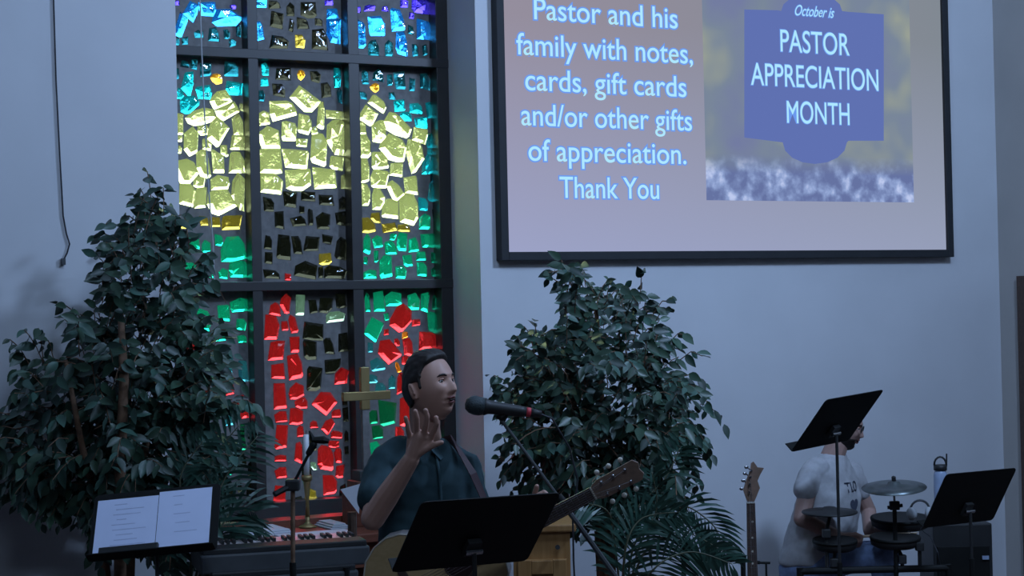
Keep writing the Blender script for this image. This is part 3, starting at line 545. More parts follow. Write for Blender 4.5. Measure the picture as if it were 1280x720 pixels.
xc = PW(396, 660, 7.66); tag(MB().bb(xc.x-.19, xc.x+.16, 7.57, 7.72, za+.001, za+.012).build('hymn_sheets', M['linen'], bevel=.002), 'flat white paper lying along the front of the altar', 'paper')
# candle
cx = PW(384, 620, 7.95); cz1 = PW(382, 594, 7.95).z; cz2 = PW(382, 543, 7.95).z
cs = empty('candlestick', (cx.x, 7.95, za+.002), 'brass candlestick standing on the altar', 'candlestick')
h = cz1-za-.002
MB().lathe((cx.x, 7.95, za+.002), [(.042, 0), (.042, .006), (.018, .016), (.010, .03), (.012, .05)]).build('foot', M['brass'], cs, True)
MB().lathe((cx.x, 7.95, za+.002), [(.011, .05), (.008, h*.5), (.014, h*.72), (.017, h*.86), (.02, h*.9)]).build('shaft', M['brass'], cs, True)
MB().lathe((cx.x, 7.95, za+.002), [(.024, h*.9), (.028, h-.004), (.018, h), (.01, h)]).build('drip_pan', M['brass'], cs, True)
ca = MB().lathe((cx.x, 7.95, cz1), [(.014, 0), (.014, cz2-cz1-.003), (.010, cz2-cz1)]).build('candle', M['wax'], None, True); tag(ca, 'tall white unlit candle in the brass candlestick', 'candle')
MB().tube([(cx.x, 7.95, cz2-.002), (cx.x+.002, 7.95, cz2+.02)], .002, 6).build('wick', M['cable'], ca)
# altar cross
xp = PW(455, 500, 7.9); zc0 = PW(455, 459, 7.9).z; zb = PW(457, 600, 7.9).z; zm = PW(457, 494, 7.9).z
cr_ = empty('altar_cross', (xp.x+.02, 7.9, za), 'tall brass cross on a stepped dark base behind the singer', 'cross')
zlo = PW(455, 512, 7.9).z
MB().bb(xp.x-.014, xp.x+.022, 7.888, 7.912, zb+.05, zlo).build('shaft', M['matrix'], cr_, bevel=.003)
MB().bb(xp.x-.018, xp.x+.026, 7.885, 7.915, zlo, zc0).build('upright', M['brass'], cr_, bevel=.003)
xa, xb = PW(428, 497, 7.9).x, PW(487, 497, 7.9).x
MB().bb(xa, xb, 7.884, 7.916, zm-.024, zm+.018).build('crossbar', M['brass'], cr_, bevel=.003)
MB().bb(xp.x-.05, xp.x+.06, 7.85, 7.95, zb-.0, zb+.05).build('base_step', M['dgrey'], cr_, bevel=.004)
MB().bb(xp.x-.07, xp.x+.08, 7.83, 7.97, zb-.05, zb).build('base_step', M['redwood'], cr_, bevel=.004)
MB().bb(xp.x-.09, xp.x+.10, 7.81, 7.99, za, zb-.05).build('base_block', M['redwood'], cr_, bevel=.004)
# white card and dark cup near the singer's elbow
cc = P(440, 625, 7.6)
vz = za
tri = [(-.05, .045), (.035, .07), (.03, -.06)]
cd_ = MB().prism(tri, RT, UP, cc, .004, F).build('folded_card', M['linen']); tag(cd_, 'white triangular card propped beside the singer\'s elbow', 'card')
MB().tube([P(440, 640, 7.62), Vector((P(440, 640, 7.62).x, P(440, 640, 7.62).y, za))], .02, 10).build('card_holder', M['dwood'], cd_)
# ================================================================= KEYBOARDS
def keyboard(label, pa, pb, d0, d1, keys=True):
    a = P(pa[0], pa[1], d0); b = P(pb[0], pb[1], d1); b.z = a.z = (a.z+b.z)/2
    X = (b-a).normalized(); Yv = Vector((0, 0, 1)).cross(X); L_ = (b-a).length; c = (a+b)/2
    root = empty('keyboard', c-Vector((0, 0, .09)), label, 'keyboard')
    MB().box(c+Yv*.16-Vector((0, 0, .05)), (L_, .32, .075), X, Yv).build('case', M['dgrey'], root, bevel=.008)
    MB().box(c+Yv*.075-Vector((0, 0, .002)), (L_-.02, .13, .026), X, Yv).build('control_panel', M['black2'], root, bevel=.006)
    if keys:
        mb = MB(); n = int(L_/.0235)-2
        for i in range(n): mb.box(c+X*(-L_/2+.03+i*.0235)+Yv*.235-Vector((0, 0, .002)), (.0222, .145, .02), X, Yv)
        tag(mb.build('white_keys', M['key'], root), kind='stuff')
        mb = MB()
        for i in range(n):
            if i % 7 in (0, 1, 3, 4, 5): mb.box(c+X*(-L_/2+.042+i*.0235)+Yv*.205+Vector((0, 0, .013)), (.012, .09, .016), X, Yv)
        tag(mb.build('black_keys', M['black2'], root), kind='stuff')
    return a, b, X, Yv, L_
# seen from behind the player's side is toward the altar: raised black keys make the broken rim
ka = keyboard('long upper keyboard behind the microphone stand with keys facing the altar', (250, 699), (462, 671), 7.0, 7.2)
kb = keyboard('lower keyboard under the long one on the same rack', (262, 728), (448, 702), 6.98, 7.15)
kr = empty('keyboard_rack', ((ka[0]+ka[1])/2).xy.to_3d(), 'black two tier rack carrying both keyboards', 'rack')
X, Yv = ka[2], ka[3]
for t in (.15, .85):
    p = ka[0].lerp(ka[1], t)
    for q in (-.025, .345): MB().tube([(p+Yv*q).xy.to_3d()+Vector((0, 0, .01)), (p+Yv*q)-Vector((0, 0, .09))], .014, 8).build('post', M['black'], kr)
    for z in (ka[0].z-.098, kb[0].z-.098): MB().box(Vector((p.x, p.y, z))+Yv*.16, (.03, .37, .016), X, Yv).build('arm', M['black'], kr)
MB().box((ka[0]+ka[1]).xy.to_3d()/2+Vector((0, 0, .3))+Yv*.345, (ka[4]*.7, .03, .03), X, Yv).build('crossbar', M['black'], kr)
# ================================================================= PLANTS
def leafmesh(L, Wd):
    n = 5; vs = []; fs = []
    for i in range(n+1):
        t = i/n; w_ = Wd*math.sin(math.pi*min(t**.8, 1))*(1 if t < 1 else 0); z = -.18*L*t*t
        if i in (0, n): vs.append((0, L*t, z))
        else: vs += [(-w_/2, L*t, z+.10*w_), (0, L*t, z-.06*w_), (w_/2, L*t, z+.10*w_)]
    idx = lambda i: 1+3*(i-1)
    fs.append((0, idx(1)+1, idx(1))); fs.append((0, idx(1)+2, idx(1)+1))
    for i in range(1, n-1):
        a, b = idx(i), idx(i+1); fs += [(a, a+1, b+1, b), (a+1, a+2, b+2, b+1)]
    a = idx(n-1); last = len(vs)-1; fs += [(a, a+1, last), (a+1, a+2, last)]
    me = bpy.data.meshes.new('leaf'); me.from_pydata(vs, [], fs)
    for p in me.polygons: p.use_smooth = True
    return me, vs, fs
def inside(p, poly):
    c = False; x, y = p
    for i in range(len(poly)):
        a, b = poly[i], poly[i-1]
        if (a[1] > y) != (b[1] > y) and x < (b[0]-a[0])*(y-a[1])/(b[1]-a[1])+a[0]: c = not c
    return c
def ficus(label, poly, d, thick, ntw, core, trunks, foot, seed, LL=.072, sprigs=(), limit=None):
    rnd = random.Random(seed); ft = P(*foot); ft.z = 0
    root = empty('ficus_tree', ft, label, 'plant', 'potted ficus trees' if 0 else None)
    vars_ = [leafmesh(LL*s, LL*s*w_) for s, w_ in ((1, .50), (.82, .54), (1.12, .46))]
    mats = [M['leaf'], M['leaf2'], M['leafd'], M['leaf']]
    shared = []
    for mt in mats[:3]:
        for me, _, _ in vars_:
            c = me.copy(); c.materials.append(mt); shared.append(c)
    leaves = []; twm = MB(); x0 = min(p[0] for p in poly); x1 = max(p[0] for p in poly); y0 = min(p[1] for p in poly); y1 = max(p[1] for p in poly)
    tw = []
    while len(tw) < ntw:
        p = (rnd.uniform(x0, x1), rnd.uniform(y0, y1))
        if inside(p, poly): tw.append((p, None))
    tw = [((a, b), None) for (a, b), _ in tw]+[(s_[:2], s_[2:]) for s_ in sprigs]
    for (px, py), sp_ in tw:
        dd = d+rnd.gauss(0, .45)*thick if sp_ is None else d-.05
        if limit: dd = min(dd, limit(px)-.12)
        q = P(px, py, dd)
        if sp_: tip = q; base = P(sp_[0], sp_[1], dd)
        else:
            cpt = P(core[0]+(px-core[0])*.55, core[1]+(py-core[1])*.62+18, d+(dd-d)*.6); dv = (q-cpt)
            if dv.length < .1: dv = Vector((rnd.uniform(-.3, .3), rnd.uniform(-.3, .3), .2))
            dv.normalize(); dv = (dv+Vector((rnd.gauss(0, .35), rnd.gauss(0, .35), rnd.gauss(0, .3)))).normalized(); tl = rnd.uniform(.14, .24)
            base = q-dv*tl*.8; tip = q+dv*tl*.2; tip.z -= .03
        n = max(4, int((tip-base).length/.026)); pts = []
        for i in range(n+1):
            t = i/n; pts.append(base.lerp(tip, t)+Vector((0, 0, .03*math.sin(math.pi*t))))
        twm.tube(pts[::2] if len(pts[::2]) > 1 else pts, .0022, 4, False)
        td = (tip-base).normalized()
        for i in range(1, n+1):
            side = (1 if i % 2 else -1); s_ = td.cross(Vector((0, 0, 1))); s_ = s_.normalized() if s_.length > .05 else RT
            y = (td*.55+s_*side*rnd.uniform(.5, 1.0)+Vector((0, 0, rnd.uniform(-1.15, -.05)))+Vector((rnd.gauss(0, .2), rnd.gauss(0, .2), 0))).normalized()
            up = (Vector((rnd.gauss(0, .5), rnd.gauss(0, .5), .55))-F*.9).normalized(); x = y.cross(up).normalized(); z = x.cross(y)
            sc = rnd.uniform(.75, 1.12)*(.7+.3*math.sin(math.pi*i/n*.8+.3))
            m4 = Matrix(((x.x, y.x, z.x, pts[i].x), (x.y, y.y, z.y, pts[i].y), (x.z, y.z, z.z, pts[i].z), (0, 0, 0, 1))) @ Matrix.Scale(sc, 4)
            dep = (pts[i]-CAM).dot(F)
            leaves.append((dep, m4, rnd.randrange(3), rnd.choices((0, 1, 2), (6, 2.0, 3.5))[0]))
    leaves.sort(key=lambda k: k[0]-.0*k[2])
    # sprigs and front leaves one by one, the rest as one part
    near = leaves[:300]; rest = leaves[300:]
    inv = Matrix.Translation(-ft)
    for dep, m4, vi, mi in near:
        ob = bpy.data.objects.new('leaf', shared[mi*3+vi]); COL.objects.link(ob); ob.parent = root; ob.matrix_local = inv @ m4
    for mi in range(3):
        mb = MB()
        for dep, m4, vi, k in rest:
            if k != mi: continue
            mb.add([m4 @ Vector(v) for v in vars_[vi][1]], vars_[vi][2])
        me = bpy.data.meshes.new('foliage'); me.from_pydata(mb.v, [], mb.f); ob = link('foliage', me, mats[mi], root, True); ob['kind'] = 'stuff'
    twm.build('twigs', M['bark'], root)['kind'] = 'stuff'
    for tp in trunks:
        pts = [P(a, b, c) for a, b, c, r_ in tp]; rs = [r_ for *_, r_ in tp]
        pts.append(Vector((ft.x+(pts[-1].x-ft.x)*.3, ft.y+(pts[-1].y-ft.y)*.3, .3))); rs.append(rs[-1]*1.2)
        MB().tube(pts, rs, 8).build('trunk', M['bark'], root, True)
    MB().lathe(ft, [(.15, 0), (.19, .02), (.21, .3), (.22, .34), (.20, .34), (.19, .30), (.01, .30)]).build('pot', M['pot'], root, True)
    MB().lathe(ft+Vector((0, 0, .295)), [(.188, 0), (.188, .012), (.05, .02)]).build('soil', M['soil'], root, True)
    return root
walld = lambda px: (PW(px, 400, DW)-CAM).dot(F)
polyL = [(176, 240), (196, 232), (210, 255), (240, 262), (252, 290), (266, 335), (274, 380), (280, 430), (292, 470), (312, 508), (298, 535), (286, 600), (276, 640), (275, 690), (200, 700), (110, 690), (118, 650), (60, 640), (20, 622), (-30, 600), (-30, 510), (20, 500), (22, 452), (60, 450), (88, 440), (96, 390), (115, 385), (122, 340), (132, 300), (160, 285)]
ficus('large leafy ficus tree at left against the white wall', polyL, 7.72, .48, 600, (160, 500), [
      [(150, 380, 7.6, .012), (155, 470, 7.42, .02), (150, 600, 7.42, .024), (150, 700, 7.6, .026)], [(82, 450, 7.5, .009), (103, 560, 7.45, .014), (125, 640, 7.74, .02)], [(215, 420, 7.75, .009), (190, 520, 7.75, .014), (165, 640, 7.75, .02)]],
      (150, 700, 7.75), 3, .088, sprigs=[(184, 214, 190, 262), (204, 232, 205, 270), (118, 294, 160, 312), (132, 280, 175, 305), (155, 268, 185, 300), (70, 380, 110, 410), (75, 398, 105, 430), (30, 412, 60, 470), (12, 424, 45, 475), (48, 410, 55, 460), (60, 425, 70, 470), (118, 340, 150, 350), (330, 520, 295, 500), (175, 235, 185, 270), (20, 440, 50, 480)], limit=walld)
polyM = [(690, 330), (720, 325), (748, 345), (778, 352), (808, 365), (822, 400), (848, 440), (868, 470), (884, 520), (882, 560), (868, 600), (850, 640), (790, 660), (700, 655), (655, 620), (630, 585), (632, 550), (640, 520), (618, 500), (640, 470), (650, 420), (680, 400), (705, 390)]
ficus('full ficus tree below the projection screen behind the microphone', polyM, 8.15, .5, 560, (750, 500), [
      [(745, 380, 8.2, .010), (750, 480, 8.2, .018), (755, 600, 8.2, .022), (757, 700, 8.2, .024)], [(700, 420, 8.2, .008), (725, 540, 8.2, .014), (748, 660, 8.2, .02)], [(810, 430, 8.2, .008), (785, 560, 8.2, .014), (765, 660, 8.2, .02)]],
      (757, 700, 8.2), 5, .080, sprigs=[(698, 322, 715, 360), (686, 348, 715, 375), (655, 408, 668, 440), (645, 420, 660, 460), (640, 436, 660, 470), (612, 468, 650, 500), (615, 480, 645, 500), (803, 338, 800, 380), (840, 375, 815, 395), (838, 385, 815, 410), (878, 445, 850, 450), (905, 530, 875, 505), (890, 512, 865, 490), (880, 480, 855, 470), (890, 568, 865, 540), (668, 402, 672, 440), (700, 425, 720, 440), (860, 420, 835, 430)], limit=walld)
def palm(label, fronds, foot, seed, LL=.2):
    rnd = random.Random(seed); ft = P(*foot); ft.z = 0; root = empty('areca_palm', ft, label, 'plant')
    for fr_ in fronds:
        pts = [P(*q) for q in fr_]; cur = []
        for i in range(len(pts)-1):
            p0 = pts[max(i-1, 0)]; p1 = pts[i]; p2 = pts[i+1]; p3 = pts[min(i+2, len(pts)-1)]
            for k in range(8):
                t = k/8; cur.append(.5*((2*p1)+(p2-p0)*t+(2*p0-5*p1+4*p2-p3)*t*t+(3*p1-p0-3*p2+p3)*t**3))
        cur.append(pts[-1]); n = len(cur)
        stem = MB().tube(cur, [.006-.004*i/n for i in range(n)], 5).build('frond_stem', M['stem'], root, True)
        for i in range(2, n):
            t = i/n; td = (cur[min(i+1, n-1)]-cur[i-1]).normalized(); sd = td.cross(F)
            if sd.length < .05: sd = UP.copy()
            sd.normalize()
            for sgn in (-1, 1):
                l = LL*(.45+.75*math.sin(math.pi*(t*.85+.1)))*rnd.uniform(.85, 1.1); dv = (td*.75+sd*sgn*.75+F*rnd.uniform(-.35, .2)+Vector((0, 0, -.15))).normalized()
                w_ = .0075; a = cur[i]; wv = dv.cross(F+Vector((0, 0, rnd.uniform(-.5, .5)))).normalized()*w_
                m1p = a+dv*l*.4; e_ = a+dv*l+Vector((0, 0, -.22*l)); m2p = a+dv*l*.75+Vector((0, 0, -.09*l))
                vs = [a, m1p-wv, m1p+wv-F*.003, m2p-wv*.8, m2p+wv*.8, e_]
                me = bpy.data.meshes.new('leaflet'); me.from_pydata([tuple(v-wloc(stem)) for v in vs], [], [(0, 1, 2), (1, 3, 4, 2), (3, 5, 4)]); me.materials.append(M['palm'])
                ob = bpy.data.objects.new('leaflet', me); COL.objects.link(ob); ob.parent = stem
    MB().lathe(ft, [(.12, 0), (.15, .02), (.17, .26), (.15, .26), (.14, .24), (.01, .24)]).build('pot', M['pot'], root, True)
    return root
b_ = (780, 800, 7.75)
palm('feathery palm with arching fronds beneath the middle ficus', [
    [b_, (770, 690, 7.65), (760, 640, 7.6), (725, 628, 7.5)], [b_, (785, 660, 7.7), (830, 600, 7.7), (850, 560, 7.7)], [b_, (800, 680, 7.7), (845, 632, 7.75), (890, 655, 7.8), (905, 690, 7.85)],
    [b_, (800, 700, 7.6), (850, 665, 7.6), (905, 690, 7.65)], [b_, (790, 690, 7.6), (820, 640, 7.6), (815, 590, 7.55)], [b_, (810, 720, 7.5), (860, 690, 7.5), (915, 705, 7.5)], [b_, (780, 700, 7.5), (800, 650, 7.5), (850, 640, 7.5)]],
    (780, 760, 7.75), 2, .15)
b_ = (225, 800, 7.5)
palm('dark bladed palm low between the ficus and the keyboards', [
    [b_, (255, 680, 7.3), (280, 600, 7.3), (322, 545, 7.35)], [b_, (262, 690, 7.3), (290, 640, 7.3), (318, 640, 7.35)], [b_, (260, 690, 7.3), (285, 655, 7.3), (322, 685, 7.35)],
    [b_, (250, 660, 7.35), (265, 580, 7.4), (300, 530, 7.4)], [b_, (240, 680, 7.3), (225, 600, 7.3), (255, 550, 7.3)]], (225, 760, 7.5), 4, .16)
# ================================================================= PEOPLE
RH = Vector((RT.x, RT.y, 0)).normalized(); FH = Vector((F.x, F.y, 0)).normalized(); ZV = Vector((0, 0, 1))
def head_frame(c, yaw, pitch, roll=0):
    "yaw 0 faces the camera, +90 faces image right; returns face dir, side, up"
    fd = RH*math.sin(yaw)-FH*math.cos(yaw); sd = fd.cross(ZV).normalized()
    f2 = fd*math.cos(pitch)+ZV*math.sin(pitch); u2 = sd.cross(f2).normalized()
    return f2, sd, u2
def g(x, m, s): return math.exp(-((x-m)/s)**2)
def head_pt(la, ph, off=0):
    cp, sp_ = math.cos(ph), math.sin(ph); sx = cp*math.sin(la); sy = cp*math.cos(la)
    z = (.118 if sp_ > 0 else .125)*sp_; x = .077*math.copysign(abs(sx)**.92, sx); y = .098*sy
    if z < 0:
        t = -z/.125; x *= 1-.20*t**2.2
        if y > 0: y *= 1-.02*t
        y = y*(1-.10*t) if y < 0 else y
        if y < 0: y += .03*t**2
    front = max(0, sy)
    if y > 0: y = .093*(y/.098)**.82
    if front > .1:
        y += front*(.018*g(x, 0, .0125)*g(z, -.031, .014)+.013*g(x, 0, .009)*g(z, -.012, .02)+.006*g(x, 0, .03)*g(z, .026, .010)
             - .013*(g(x, .031, .014)+g(x, -.031, .014))*g(z, .004, .010)+.007*(g(x, .042, .016)+g(x, -.042, .016))*g(z, -.025, .016)
             + .009*g(x, 0, .022)*g(z, -.056, .006)+.008*g(x, 0, .018)*g(z, -.073, .006)-.009*g(x, 0, .024)*g(z, -.0645, .0035)
             +.017*g(x, 0, .026)*g(z, -.103, .016)-.004*g(x, 0, .02)*g(z, -.083, .006)+.012*g(x, 0, .016)*g(z, -.037, .006))
    return x, y, z
def make_head(body, c, fr, sc=1.0, N=84, Mn=80):
    fd, sd, ud = fr; vs = []
    for i in range(Mn+1):
        ph = -math.pi/2+math.pi*i/Mn
        for k in range(N):
            x, y, z = head_pt(2*math.pi*k/N, ph); vs.append(c+(sd*x+fd*y+ud*z)*sc)
    fs = [(i*N+k, i*N+(k+1) % N, (i+1)*N+(k+1) % N, (i+1)*N+k) for i in range(Mn) for k in range(N)]
    fs.append(tuple(range(N))[::-1]); fs.append(tuple(Mn*N+k for k in range(N)))
    body.add(vs, fs)
    for s_ in (-1, 1):
        e0 = c+(sd*(.0765*s_)+fd*(-.006)+ud*(-.012))*sc; a1 = (fd*-.45+sd*s_*.9).normalized()
        ae = (ud*.97+fd*-.2).normalized(); an = ae.cross(a1).normalized()
        body.ell(e0+a1*.008, .017*sc, .0075*sc, .031*sc, an if 0 else a1, an, ae, 12, 8)
        # ear rim
        pts = []
        for k in range(11):
            t = R(-60+k*27); pts.append(e0+a1*.014+(ae*math.sin(t)*.027+an*math.cos(t)*.014*(-s_ if an.dot(fd)*s_ > 0 else s_)*(1 if 1 else 0))*sc)
        for a_, b_2 in zip(pts, pts[1:]): body.cap(a_, .0045, b_2, .0045, 8)
def face_details(root_body, c, fr, sc=1.0, beard=None, brow=None, glasses=False):
    fd, sd, ud = fr
    for s_ in (-1, 1):
        e0 = c+(sd*(.031*s_)+fd*.0715+ud*.004)*sc
        MB().ell(e0, .0125*sc, .0125*sc, .0105*sc, sd, fd, ud, 14, 10).build('eye', M['eyew'], root_body, True)
        MB().ell(e0+fd*.0085*sc+sd*.001, .0055*sc, .0048*sc, .0055*sc, sd, fd, ud, 12, 8).build('iris', M['iris'], root_body, True)
        pts = [c+(sd*(s_*x)+fd*y+ud*z)*sc for x, y, z in ((.014, .092, .021), (.026, .090, .026), (.038, .083, .025), (.048, .073, .019))]
        MB().tube(pts, [.0032, .0042, .0038, .002], 6).build('eyebrow', brow or M['hair'], root_body, True)
        lid = [c+(sd*(s_*x)+fd*y+ud*z)*sc for x, y, z in ((.019, .082, .006), (.027, .0855, .0115), (.036, .082, .011), (.044, .073, .005))]
        MB().tube(lid, .0026, 6).build('eyelid', M['skin'], root_body, True)
    m = MB()
    for z, y, w_ in ((-.057, .0935, .020), (-.073, .089, .017)):
        m.tube([c+(sd*x+fd*(y-abs(x)**1.6*6)+ud*(z+(.002 if abs(x) < .004 else 0)))*sc for x in (-w_, -w_*.5, 0, w_*.5, w_)], [.0015, .004, .0042, .004, .0015], 8)
    m.build('lips', M['lip'], root_body, True)
    MB().ell(c+(fd*.0875+ud*-.065)*sc, .016*sc, .006*sc, .0045*sc, sd, fd, ud).build('mouth', M['mouth'], root_body, True)
def hair_cap(root_body, c, fr, hairline, thick, m, sc=1.0, name='hair', N=120, Mn=90):
    fd, sd, ud = fr; vs = []
    for i in range(Mn+1):
        ph = -math.pi/2+math.pi*i/Mn
        for k in range(N):
            la = 2*math.pi*k/N; x, y, z = head_pt(la, ph); k_ = hairline(x, y, z); k_ = max(0, min(1, k_))
            nrm = Vector((x/.077**1.0, y/.098, z/.118)).normalized()
            st = .0022*noise.noise(Vector((x*160, y*40, z*60)))+.004*noise.noise(Vector((x*30, y*25, z*25+5)))
            o_ = -.012*(1-k_)+(thick(x, y, z)+st)*k_
            vs.append(c+(sd*(x+nrm.x*o_)+fd*(y+nrm.y*o_)+ud*(z+nrm.z*o_))*sc)
    fs = [(i*N+k, i*N+(k+1) % N, (i+1)*N+(k+1) % N, (i+1)*N+k) for i in range(Mn) for k in range(N)]
    fs.append(tuple(range(N))[::-1]); fs.append(tuple(Mn*N+k for k in range(N)))
    return MB().add(vs, fs).build(name, m, root_body, True)
def interp(x, tab):
    if x <= tab[0][0]: return tab[0][1]
    for (a, b), (c, d) in zip(tab, tab[1:]):
        if x <= c: return b+(d-b)*(x-a)/(c-a)
    return tab[-1][1]
def short_hair(x, y, z):
    lim = interp(y, [(-.10, -.072), (-.06, -.068), (-.03, -.055), (-.017, -.03), (-.012, .012), (.008, .016), (.010, -.014), (.022, -.012), (.026, .038), (.042, .064), (.066, .079), (.09, .092)])
    return (z-lim)/.006
def fold(co, a=.004, sc=9):
    return a*noise.noise(co*sc)+a*.6*noise.noise(co*sc*2.3+Vector((3, 1, 7)))
# ---------- singer
DS = 6.2
def S(px, py, dz=0): return P(px, py, DS+dz)
foot0 = S(535, 700, .02); sroot = empty('person', (foot0.x, foot0.y, 0), 'singer in dark teal shirt with short dark hair raising an open hand', 'person')
body = MB(); tf = head_frame(None, R(18), 0)     # torso frame
TX, TY = -tf[1], tf[0]                            # torso right(image) / front
TX = Vector((RH*math.cos(R(18))+FH*math.sin(R(18)))); TY = (RH*math.sin(R(18))-FH*math.cos(R(18)))
hc = S(537, 483, 0); hf = head_frame(hc, R(55), R(12))
make_head(body, hc, hf, 1.0)
body.chain([S(531, 506, .015), S(531, 535, .03), S(531, 560, .05)], [.056, .055, .066])
body.loft([(S(532, 556, .05), TX, TY, .07, .05), (S(533, 572, .05), TX, TY, .15, .08), (S(535, 600, .05), TX, TY, .175, .095), (S(537, 660, .05), TX, TY, .16, .095), (S(538, 720, .05), TX, TY, .15, .09), (S(538, 790, .05), TX, TY, .16, .10)])
body.chain([S(486, 580, .02), S(466, 648, -.16), S(484, 620, -.19), S(514, 574, -.24)], [.052, .042, .041, .029])
body.chain([S(580, 588, .10), S(600, 676, .02), S(664, 636, -.13)], [.052, .042, .029])
def hand(b, W, K, fingers, thumb, pw=.030):
    "W wrist, K list of 4 knuckles, fingers list of point lists, thumb chain"
    b.chain([W, (K[1]+K[2])/2], [.027, .022])
    for k in K: b.chain([W.lerp(k, .15), k], [.020, .0125])
    for i in range(3): b.cap(K[i], .0125, K[i+1], .0125)
    rr = [(.0112, .0105, .0096, .0085), (.0115, .0108, .0098, .0088), (.0112, .0105, .0096, .0085), (.0102, .0094, .0086, .0076)]
    for k, f_, r_ in zip(K, fingers, rr): b.chain([k]+f_, list(r_)[:len(f_)+1])
    b.chain([W.lerp(K[0], .2)]+thumb, [.016, .0125, .0105, .0085][:len(thumb)+1])
W_ = S(514, 574, -.24)
K = [S(538, 549, -.262), S(529.5, 545, -.26), S(521, 545, -.25), S(513, 548, -.238)]
Fg = [[S(543, 537, -.285), S(546, 529, -.30), S(545, 522, -.305)], [S(532.5, 531, -.285), S(534, 521, -.30), S(532, 513, -.308)], [S(521, 531, -.275), S(521, 522, -.29), S(519, 514, -.298)], [S(510, 537, -.26), S(509, 529, -.27), S(507, 522, -.278)]]
hand(body, W_, K, Fg, [S(531, 562, -.262), S(543, 556, -.275), S(552, 553, -.28)])
# left hand round the guitar neck
W2_ = S(664, 638, -.13)
K = [S(683, 632, -.15), S(679, 637, -.15), S(675, 641, -.15), S(671, 645, -.15)]
Fg = [[S(690-4*i+2, 627+4*i, -.185), S(685-4*i, 620+3*i, -.205), S(680-4*i, 615+2*i, -.2)] for i in range(4)]
hand(body, W2_, K, Fg, [S(668, 628, -.13), S(669, 616, -.14), S(671, 608, -.155)])
sb = fuse(body, 'body', M['skin'], sroot, .0034, 3)
face_details(sb, hc, hf); hair_cap(sb, hc, hf, short_hair, lambda x, y, z: .007+.009*max(0, min(1, (z-.06)/.05))+.008*g(y, .07, .03)*max(0, min(1, (z-.06)/.03)), M['hair'])
sh = MB()
sh.loft([(S(531, 551, .06), TX, TY, .068, .055), (S(532, 560, .055), TX, TY, .115, .08), (S(534, 574, .05), TX, TY, .175, .105), (S(536, 602, .05), TX, TY, .190, .122), (S(538, 660, .05), TX, TY, .180, .12), (S(538, 720, .05), TX, TY, .178, .118), (S(538, 800, .05), TX, TY, .185, .122)])
sh.chain([S(487, 579, .03), S(478, 596, -.02), S(470, 622, -.10)], [.066, .066, .060]); sh.chain([S(500, 572, .04), S(487, 579, .03)], [.07, .066])
sh.chain([S(580, 588, .10), S(589, 630, .08), S(594, 655, .06)], [.062, .060, .056])
shirt = fuse(sh, 'shirt', M['teal'], sroot, .006, 7, lambda co: fold(co, .007, 11)+.006)
# collar, placket, buttons, cuffs
for s_ in (-1, 1):
    a0 = S(531, 552, .05)+TX*(.062*s_)+TY*.02; a1 = S(534, 563, -.075)+TX*(.012*s_); a2 = a1+TX*(.035*s_)-ZV*.035+TY*.004; a3 = a0+TX*(.03*s_)-ZV*.03+TY*.012
    me_ = MB().add([a0+ZV*.008, a1+ZV*.004, a2, a3, a0-TY*.006, a1-TY*.008, a2-TY*.008, a3-TY*.008], [(0, 1, 2, 3), (4, 7, 6, 5), (0, 4, 5, 1), (1, 5, 6, 2), (2, 6, 7, 3), (3, 7, 4, 0)])
    me_.build('collar', M['teal'], shirt)
pl = [S(535, 566, .05)+TY*.112, S(537, 590, .05)+TY*.131, S(539, 630, .05)+TY*.134, S(540, 690, .05)+TY*.130]
for a_, b_2 in zip(pl, pl[1:]): pass
mb = MB()
mb.tube(pl, .006, 6); mb.build('placket', M['teal'], shirt, True)
for t in (.15, .45, .8): MB().ell(pl[0].lerp(pl[3], t)+TY*.012, .005, .003, .005, TX, TY, ZV, 8, 6).build('button', M['black2'], shirt, True)
tr = MB(); hipc = S(538, 830, .05)
hipc.z = .96; tr.loft([(hipc+ZV*.10, TX, TY, .165, .105), (hipc, TX, TY, .175, .115), (hipc-ZV*.10, TX, TY, .178, .115), (hipc-ZV*.16, TX, TY, .16, .10)])
feet = []
for s_ in (-1, 1):
    h_ = hipc+TX*(.09*s_)-ZV*.10; kn = h_+TX*(.02*s_)+TY*.02; kn.z = .50; an = kn+TX*(.02*s_)-TY*.03; an.z = .07
    tr.chain([h_, kn, an], [.092, .066, .052]); feet.append(an)
fuse(tr, 'trousers', M['trousers'], sroot, .01, 4, lambda co: fold(co, .006))
for an in feet:
    f_ = MB(); a = an.copy(); a.z = .045; f_.chain([a-TY*.03, a+TY*.08, a+TY*.17-ZV*.008], [.042, .042, .034]); f_.box(a+TY*.07-ZV*.033, (.09, .29, .022), TX, TY)
    fuse(f_, 'shoe', M['shoe'], sroot, .006, 3)
# ---------- acoustic guitar
def guitar_frame(joint, nut, d0, d1):
    a = P(*joint, d0); b = P(*nut, d1); U = (b-a).normalized(); N_ = -(F-U*F.dot(U)).normalized(); V = N_.cross(U).normalized()
    if V.z < 0: V = -V
    return a, b, U, V, N_
ga, gb, GU, GV, GN = guitar_frame((622, 680), (741, 617), 5.98, 5.94)
groot = empty('acoustic_guitar', ga-GU*.2-GN*.05, 'pale spruce acoustic guitar strapped in front of the singer', 'guitar')
prof = [(0, .0), (.004, .05), (.02, .10), (.06, .155), (.11, .185), (.16, .195), (.21, .185), (.26, .155), (.30, .135), (.335, .13), (.38, .138), (.42, .143), (.455, .135), (.48, .105), (.492, .06), (.496, .028)]
poly = [(u-.496, v) for u, v in prof]+[(u-.496, -v) for u, v in prof[::-1][:-1]]
GT = .105; gc = ga-GN*.012
MB().prism(poly, GU, GV, gc-GN*GT, GT-.004, GN).build('body', M['gside'], groot, bevel=.0015)
